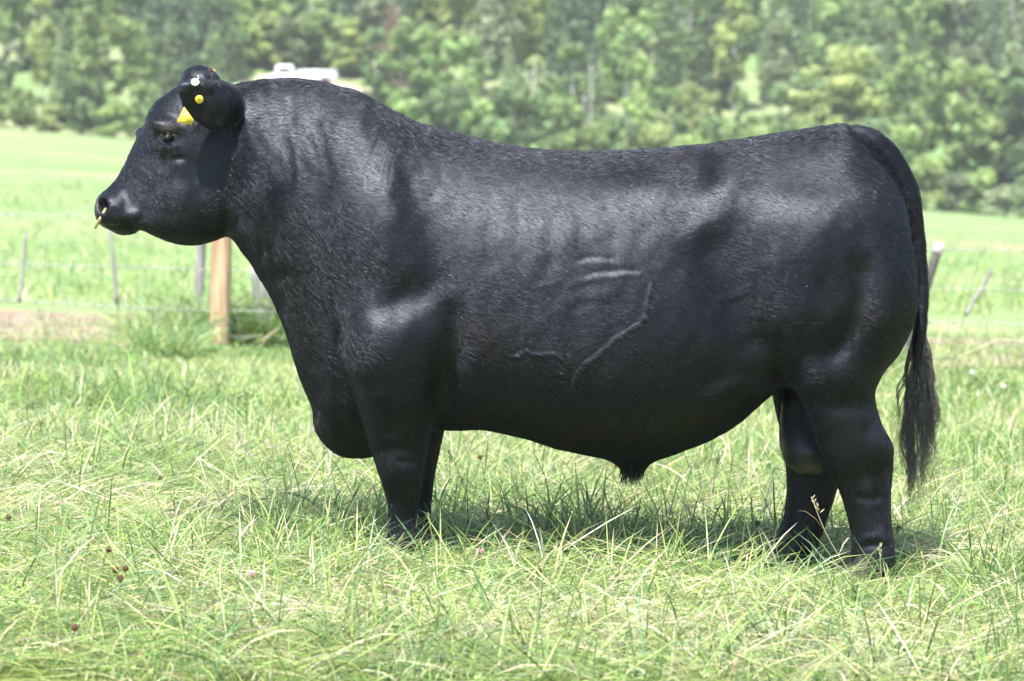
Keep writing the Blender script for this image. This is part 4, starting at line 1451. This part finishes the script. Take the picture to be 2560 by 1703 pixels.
def crown_shape(kind, seed):
    """blobs and limbs of a tree one unit (metre) tall multiples: returns blobs, trunk height, trunk radius at height 1"""
    q = np.random.default_rng(seed)
    B = []
    if kind == 'shrub':
        for i in range(44):
            a = q.uniform(0, 6.28); r = q.random() ** .6 * .36; z = q.uniform(.12, .82)
            r *= 1.15 - abs(z - .35) * .9
            B.append(((math.cos(a) * r, math.sin(a) * r, z), (q.uniform(.06, .13), q.uniform(.06, .13), q.uniform(.05, .11))))
    elif kind == 'broadleaf':
        for i in range(66):
            a = q.uniform(0, 6.28); z = q.uniform(.16, .93)
            r = q.random() ** .5 * .30 * (math.sin(min(1, (z - .05) / .95) * math.pi) ** .6)
            B.append(((math.cos(a) * r, math.sin(a) * r, z), (q.uniform(.04, .085), q.uniform(.04, .085), q.uniform(.035, .075))))
    elif kind == 'aspen':
        for i in range(50):
            a = q.uniform(0, 6.28); z = q.uniform(.22, .97)
            r = q.random() ** .5 * .16 * (math.sin(min(1, (z - .12) / .88) * math.pi) ** .5)
            B.append(((math.cos(a) * r, math.sin(a) * r, z), (q.uniform(.03, .06), q.uniform(.03, .06), q.uniform(.035, .07))))
    else:                                             # conifer: drooping whorls
        z = .10
        while z < .97:
            R0 = .20 * (1 - z) ** .85 + .012
            m = int(5 + 5 * (1 - z))
            a0 = q.uniform(0, 6.28)
            for j in range(m):
                a = a0 + j / m * 6.28 + q.normal() * .15
                r = R0 * q.uniform(.55, 1.0)
                B.append(((math.cos(a) * r * .6, math.sin(a) * r * .6, z - r * .22), (r * .5 + .01, r * .5 + .01, .018 + .02 * (1 - z))))
            z += q.uniform(.035, .055)
    return B

VAR = {}
def tree_data(kind, var, col, leaves, leaf, colkey):
    """shared crown and trunk meshes, about one metre tall"""
    key = (kind, var, colkey)
    if key not in VAR:
        B = crown_shape(kind, hash(kind) % 97 + var if False else {'shrub': 10, 'broadleaf': 30, 'aspen': 50, 'conifer': 70}[kind] + var)
        V, Q, C = leaf_cloud(B, leaves, leaf, col, 500 + var * 7 + len(VAR), .5 if kind == 'conifer' else 0)
        me = mesh_obj('crown', V, Q, WOOD['leaf'], col=C)
        q = np.random.default_rng(900 + var)
        mb = MB()
        hgt = {'shrub': .55, 'broadleaf': .8, 'aspen': .92, 'conifer': .95}[kind]
        rt = {'shrub': .03, 'broadleaf': .024, 'aspen': .014, 'conifer': .014}[kind]
        z = np.linspace(-.04, hgt, 9)
        c = np.stack([np.cumsum(q.normal(size=9) * .006), np.cumsum(q.normal(size=9) * .006), z], 1)
        mb.tube(c, np.linspace(rt, rt * .25, 9), 7)
        for b in q.permutation(len(B))[:14]:
            p = np.array(B[b][0])
            z0 = max(.05, p[2] - np.hypot(p[0], p[1]) * (.9 if kind != 'conifer' else -.1))
            s = np.array((np.interp(z0, z, c[:, 0]), np.interp(z0, z, c[:, 1]), min(z0, hgt)))
            mb.tube([s, (s + p) / 2 + (0, 0, .01), p], [rt * .4, rt * .25, rt * .1], 4)
        tr = mb.build('trunk', WOOD['bark' if kind != 'aspen' else 'pale_bark'])
        VAR[key] = (me.data, tr.data)
        bpy.data.objects.remove(me); bpy.data.objects.remove(tr)
    return VAR[key]

WOOD = {}
ZONES = [(60, 'at the left edge'), (200, 'left of the muzzle'), (330, "left of the bull's face"), (430, "above the bull's forehead"), (560, "above the ear"), (720, 'above the crest of the neck'),
         (860, 'above the back of the neck'), (1000, 'above the shoulder'), (1150, 'above the withers'), (1300, 'above the front of the back'), (1450, 'above the middle of the back'),
         (1600, 'above the loin'), (1750, 'above the hips'), (1900, 'above the croup'), (2050, 'above the tail head'), (2180, 'just right of the tail'), (2300, 'near the right edge'), (9999, 'at the right edge')]
TIER = {0: 'at the field edge', 1: 'behind the edge bushes', 2: 'on the lower slope', 3: 'halfway up the slope', 4: 'high on the slope'}
DESC = {'shrub': 'round leafy bush', 'broadleaf': 'broad leafy tree', 'aspen': 'slim pale-barked leafy tree', 'conifer': 'pointed conifer'}
COLS = {'light': (.34, .46, .18), 'mid': (.27, .38, .155), 'dark': (.20, .29, .135), 'yellow': (.38, .46, .18), 'grey': (.29, .35, .21), 'spruce': (.18, .26, .155), 'pine': (.25, .33, .17), 'brown': (.32, .245, .19)}
CWORD = {'light': 'light green', 'mid': 'green', 'dark': 'dark green', 'yellow': 'yellow green', 'grey': 'grey green', 'spruce': 'dark green', 'pine': 'dull green', 'brown': 'withered brown'}
TREES = []

def tree(px, Y, h, kind, colkey, tier, wide=1.0, seed=0):
    q = np.random.default_rng(seed + 3000)
    u = (px * K - 1280) / FPX
    x, y = u * Y, Y - CAM_D
    z = float(ground(x, y))
    nl, ls = {'shrub': (4000, .042), 'broadleaf': (5200, .025), 'aspen': (3800, .021), 'conifer': (5000, .018)}[kind]
    cm, tm = tree_data(kind, int(q.integers(0, 3)), COLS[colkey], nl, ls, colkey)
    root = empty({'shrub': 'bush', 'broadleaf': 'leafy_tree', 'aspen': 'slim_tree', 'conifer': 'conifer_tree'}[kind], (x, y, z - .1))
    root.rotation_euler.z = q.uniform(0, 6.28)
    root.scale = (h * wide, h * wide, h)
    for nm, me in (('crown', cm), ('trunk', tm)):
        o = bpy.data.objects.new(nm, me)
        COL.objects.link(o)
        o.parent = root
    zone = next(w for e, w in ZONES if px <= e)
    hw = ''
    TREES.append((root, CWORD[colkey] + ' ' + DESC[kind], TIER[tier], zone, px))
    return root

def snag(px, py0, py1, Y, r, label, pale=True):
    base = at(px, py1, Y - CAM_D)
    top = at(px + random.uniform(-4, 4), py0, Y - CAM_D)
    g = float(ground(base[0], base[1]))
    base[2] = g - .1
    root = empty('dead_trunk', base)
    tag(root, label, 'tree trunk', 'bare trunks in the wooded slope')
    q = np.random.default_rng(int(px))
    t = np.linspace(0, 1, 10)[:, None]
    c = (top - base) * t
    c[1:, :2] += np.cumsum(q.normal(size=(9, 2)) * .05, 0)
    mb = MB()
    mb.tube(c, np.linspace(r, r * .45, 10), 8)
    mb.build('trunk', WOOD['pale_bark' if pale else 'grey_bark'], root)
    for k in range(4):
        i = int(q.integers(4, 9))
        a = q.uniform(0, 6.28)
        d = np.array((math.cos(a), math.sin(a), .5)) * q.uniform(.4, 1.1)
        mb = MB()
        mb.tube([c[i], c[i] + d * .6, c[i] + d + (0, 0, .15)], [r * .3, r * .2, r * .08], 5)
        mb.build('limb', WOOD['pale_bark' if pale else 'grey_bark'], root)

def build_woods():
    WOOD['leaf'] = leaf_mat('foliage', .5, .55, .25, objrand=.22)
    WOOD['bark'] = simple_mat('bark_brown', (.12, .095, .075), .9, .4, 6)
    WOOD['pale_bark'] = simple_mat('bark_pale', (.42, .42, .38), .85, .25, 5)
    WOOD['grey_bark'] = simple_mat('bark_grey', (.26, .24, .23), .9, .3, 5)
    q = np.random.default_rng(77)
    sd = 0
    def clear(px, Y, h):
        # the bare bank with the truck stays open
        return not (530 < px < 800 and Y < 231 and h > 2.0)
    # edge bushes, read off the photo: centre, height above the field in view pixels
    edge = [(-25, 150, 'mid'), (55, 120, 'light'), (120, 85, 'yellow'), (190, 146, 'dark'), (262, 95, 'light'), (335, 150, 'mid'), (405, 120, 'grey'), (470, 110, 'mid'), (545, 80, 'light'),
            (620, 70, 'yellow'), (700, 70, 'mid'), (790, 110, 'light'), (870, 95, 'grey'), (950, 170, 'mid'), (1030, 220, 'dark'), (1110, 200, 'mid'), (1190, 230, 'dark'), (1275, 215, 'mid'), (1360, 160, 'light'),
            (1430, 190, 'dark'), (1500, 170, 'yellow'), (1575, 150, 'light'), (1660, 190, 'mid'), (1740, 170, 'light'), (1820, 210, 'mid'), (1905, 190, 'light'), (1990, 230, 'dark'), (2075, 210, 'light'),
            (2130, 140, 'yellow'), (2195, 100, 'grey'), (2255, 130, 'light'), (2315, 90, 'grey'), (2375, 120, 'mid'), (2440, 120, 'light')]
    for i, (px, hp, ck) in enumerate(edge):
        Y = 199 + q.uniform(-2, 3)
        tree(px, Y, hp * K / FPX * Y * q.uniform(.97, 1.06), 'shrub', ck, 0, q.uniform(.95, 1.3) * np.clip(110 / hp, .72, 1.15), seed=(sd := sd + 1))
    for px in np.arange(-60, 2450, 76):
        px += q.uniform(-22, 22)
        Y = q.uniform(206, 216)
        h = q.uniform(4.5, 8.0) + (3.0 if px > 1750 else 0)
        if clear(px, Y, h):
            kind = q.choice(['broadleaf', 'broadleaf', 'shrub', 'aspen'] if px > 1650 else ['broadleaf', 'aspen', 'aspen', 'conifer'])
            if kind == 'shrub':
                h *= .7
            tree(px, Y, h, kind, q.choice(['light', 'mid', 'light', 'yellow', 'dark']) if kind != 'conifer' else 'pine', 1, q.uniform(.9, 1.25), (sd := sd + 1))
    for tier, Y0, Y1, ha, hb, step, kinds in ((2, 222, 238, 8, 13, 52, ['aspen', 'aspen', 'conifer', 'conifer']), (3, 244, 262, 9, 15, 54, ['aspen', 'conifer', 'conifer', 'conifer']),
                                              (4, 270, 300, 10, 16, 80, ['conifer', 'conifer', 'broadleaf'])):
        for px in np.arange(-60, 2450, step):
            px += q.uniform(-26, 26)
            Y = q.uniform(Y0, Y1)
            h = q.uniform(ha, hb)
            kind = q.choice(kinds)
            if not clear(px, Y, h):
                continue
            ck = q.choice(['spruce', 'spruce', 'pine', 'dark']) if kind == 'conifer' else q.choice(['light', 'mid', 'yellow', 'grey', 'mid'])
            tree(px, Y, h, kind, ck, tier, q.uniform(.85, 1.2), (sd := sd + 1))
    for k, px in enumerate(range(535, 830, 42)):
        tree(px + q.uniform(-10, 10), q.uniform(233, 238), q.uniform(4, 6.5), 'shrub' if k % 2 else 'broadleaf', ['light', 'mid', 'yellow', 'grey'][k % 4], 2, q.uniform(1, 1.3), (sd := sd + 1))
    tree(905, 219, 8.2, 'conifer', 'brown', 2, 1.25, 4001)
    # farther rows close the wood upwards
    for px in np.arange(-80, 2480, 70):
        Y = q.uniform(312, 350)
        tree(px + q.uniform(-25, 25), Y, q.uniform(12, 18), 'conifer' if q.random() < .7 else 'broadleaf', q.choice(['spruce', 'pine', 'mid']), 4, q.uniform(.9, 1.3), (sd := sd + 1))
    # the wood runs on past both edges of the picture as one mass
    VV, QQ, CC, off = [], [], [], 0
    for px in list(range(-1150, -80, 46)) + list(range(2475, 3500, 46)):
        for Y0, Y1, ha, hb, kinds in ((198, 203, 3, 5, ('shrub',)), (208, 240, 6, 11, ('broadleaf', 'conifer')), (250, 330, 10, 16, ('conifer',))):
            Y = q.uniform(Y0, Y1)
            u = (px * K - 1280) / FPX + q.uniform(-.003, .003)
            x, y, h = u * Y, Y - CAM_D, q.uniform(ha, hb)
            kind = kinds[int(q.integers(0, len(kinds)))]
            V, Q, C = leaf_cloud(crown_shape(kind, {'shrub': 10, 'broadleaf': 30, 'conifer': 70}[kind] + int(q.integers(0, 3))), 620, {'shrub': .085, 'broadleaf': .06, 'conifer': .042}[kind],
                                 COLS[['mid', 'light', 'dark', 'yellow'][int(q.integers(0, 4))] if kind != 'conifer' else 'spruce'], int(q.integers(0, 9999)))
            VV.append(V * (h * 1.1, h * 1.1, h) + (x, y, float(ground(x, y)) - .1)); QQ.append(Q + off); CC.append(C)
            off += len(V)
    wd = mesh_obj('woodland', np.concatenate(VV), np.concatenate(QQ), WOOD['leaf'], col=np.concatenate(CC))
    tag(wd, 'wooded slope running on past both sides', 'woodland', kind='stuff')
    # labels: trees that the wording cannot tell apart share it
    from collections import Counter
    for root, what, tier, zone, px in TREES:
        lb = f'{what} {tier} {zone}'
        tag(root, lb, 'bush' if 'bush' in what else 'tree', f'{what}es {tier} {zone}' if 'bush' in what else f'{what}s {tier} {zone}')
    cnt = Counter(t[0]['label'] for t in TREES)
    for lb, c in cnt.items():
        if 2 <= c <= 3:
            same = sorted((t for t in TREES if t[0]['label'] == lb), key=lambda t: t[4])
            for t, w in zip(same, ('left', 'right') if c == 2 else ('left', 'middle', 'right')):
                t[0]['label'] = f'{lb}, {w} one' if len(lb.split()) < 15 else f'{lb}, {w}'
    cnt = Counter(t[0]['label'] for t in TREES)
    for t in TREES:
        if cnt[t[0]['label']] == 1:
            k = 'bushes' if 'bush' in t[1] else 'trees'
            t[0]['group'] = f'{k} {t[2]}'
    S = [(42, -20, 70, 'pale bare trunk near the top left corner', 1), (137, -20, 60, 'grey bare trunk left of the muzzle at the top', 0), (262, -20, 60, 'dark bare trunk above the muzzle at the top', 0),
         (636, -20, 40, 'white bare trunk at the top above the ear', 1), (660, -20, 80, 'grey bare trunk above the crest', 0), (720, -20, 40, 'white bare trunk at the top above the neck', 1),
         (1233, 135, 165, 'short white trunk above the back, left of the tall pair', 1), (1364, 150, 250, 'tall white trunk above the middle of the back', 1),
         (1340, 220, 275, 'short white trunk below the tall white one', 1), (1594, -20, 185, 'long grey trunk above the loin', 0), (1243, -20, 100, 'grey trunk above the front of the back', 0),
         ]
    for k, (px, wh) in enumerate(((430, 'above the poll'), (985, 'above the shoulder'), (2330, 'by the right edge'))):
        S.append((px, -30, 120, f'slender grey trunk at the top {wh}', k % 2))
    for px, a, b, lb, pale in S:
        Y = 203 if a > 60 else (232 if int(px) % 2 else 240)
        snag(px, a, b, Y, (.08 if a > 60 else .11) if pale else .13, lb, pale)

# ------------------------------------------------------------------ ear tags and nose ring
def build_tags():
    yel = simple_mat('tag_yellow', (.78, .58, .06), .45, .15, 60)
    pale = simple_mat('tag_cream', (.80, .76, .52), .45)
    org = simple_mat('tag_orange', (.75, .28, .06), .5)
    brass = simple_mat('ring_brass', (.62, .55, .30), .35, metal=.6)
    ink = simple_mat('tag_dirt', (.10, .07, .02), .8)
    def disc(mb, c, n, r, th, sides=20):
        n = n / np.linalg.norm(n)
        mb.tube([c, c + n * th * .8, c + n * th], [r, r, r * .8], sides)
    def surf(px, py):
        """front-most point of the bull at a pixel"""
        dg = bpy.context.evaluated_depsgraph_get()
        o = np.array((0, -CAM_D, CAM_H))
        d = np.array(ray(px, py)); d /= np.linalg.norm(d)
        body = bpy.data.objects['body']
        m = body.matrix_world.inverted()
        ok, loc, nr, _ = body.ray_cast(m @ Vector(o), m.to_3x3() @ Vector(d))
        if not ok:
            return at(px, py, -.25), np.array((0, -1.0, 0))
        return np.array(body.matrix_world @ loc), np.array(nr)
    root = None
    c, n = surf(459, 228)
    root = empty('ear_tag', c); tag(root, 'yellow ear tag with round yellow button on the near ear', 'ear tag', 'ear tags of the bull')
    mb = MB(); disc(mb, n * .002, n, .0125, .005); b = mb.build('button', yel, root)
    mb = MB(); disc(mb, n * .0072, n, .0022, .001, 10); mb.build('pin', ink, b)
    # hanging panel under the ear
    y = -.305
    P = [at(424, 246, y) - c, at(446, 276, y - .008) - c, at(441, 288, y - .01) - c, at(407, 281, y - .004) - c]
    P = [p for p in P]
    nn = np.cross(P[1] - P[0], P[3] - P[0]); nn /= np.linalg.norm(nn)
    v = np.array([p - nn * .0012 for p in P] + [p + nn * .0012 for p in P])
    m = simple_mat('tag_panel_yellow', (.72, .50, .05), .5, .45, 35)
    mesh_obj('panel', v, np.array([(0, 1, 2, 3), (7, 6, 5, 4), (0, 4, 5, 1), (1, 5, 6, 2), (2, 6, 7, 3), (3, 7, 4, 0)]), m, root)
    c, n = surf(449, 191)
    root = empty('ear_tag', c); tag(root, 'cream round button tag at the top of the near ear', 'ear tag', 'ear tags of the bull')
    mb = MB(); nz = np.array((.1, -1.0, .45)); disc(mb, n * .003, nz, .0125, .004); mb.build('button', pale, root)
    mb = MB(); mb.tube([n * .004 + (.004, 0, 0), n * .006 + (.010, 0, .010), n * .006 + (.008, -.002, .018)], [.0016, .0014, .001], 5); mb.build('pin', pale, root)
    c = at(486, 163, .16)
    root = empty('ear_tag', c); tag(root, 'orange tag edge showing above the poll', 'ear tag', 'ear tags of the bull')
    mb = MB(); box(mb, -.022, .018, -.002, .002, -.05, .004, .006); mb.build('panel', org, root, False)
    # ring through the nose, seen nearly edge on
    a, b_ = at(244, 480, -.08), at(220, 523, -.08)
    c = (a + b_) / 2
    ax = (b_ - a) / 2
    Rr = np.linalg.norm(ax)
    ax /= Rr
    th = np.linspace(0, 2 * math.pi, 33)
    pts = np.array([ax * math.cos(t) * Rr * 1.05 + np.array((-.127 * (math.sin(t) * .068 + .037), math.sin(t) * .068 + .037, 0)) for t in th])
    mb = MB(); mb.tube(pts, .005, 8, cap=False)
    o = mb.build('nose_ring', brass)
    o.location = c
    tag(o, 'brass ring hanging from the bull\'s nose', 'nose ring')


def build_haze():
    m = bpy.data.materials.new('thin_summer_haze')
    m.use_nodes = True
    n = m.node_tree.nodes
    n.remove(n['Principled BSDF'])
    v = n.new('ShaderNodeVolumePrincipled')
    v.inputs['Color'].default_value = (.93, .96, 1, 1)
    v.inputs['Density'].default_value = HAZE
    m.node_tree.links.new(v.outputs[0], n['Material Output'].inputs['Volume'])
    mb = MB()
    box(mb, -230, 230, -32, 640, -4, 150)
    o = mb.build('haze', m, None, False)
    tag(o, kind='stuff')

HOOVES = [at(2008, 1345, -.215)[:2], at(1812, 1322, .21)[:2], at(915, 1296, -.213)[:2], at(952, 1268, .213)[:2]]
N_SHORT, N_LONG, N_TALL, N_HERB, N_MID = 130000, 75000, 12000, 26000, 90000
build_ground()
build_track()
build_woods()
build_truck()
build_fence()
build_bull()
build_tags()
build_grass()
build_small_plants()
HAZE = 0.00034
build_haze()
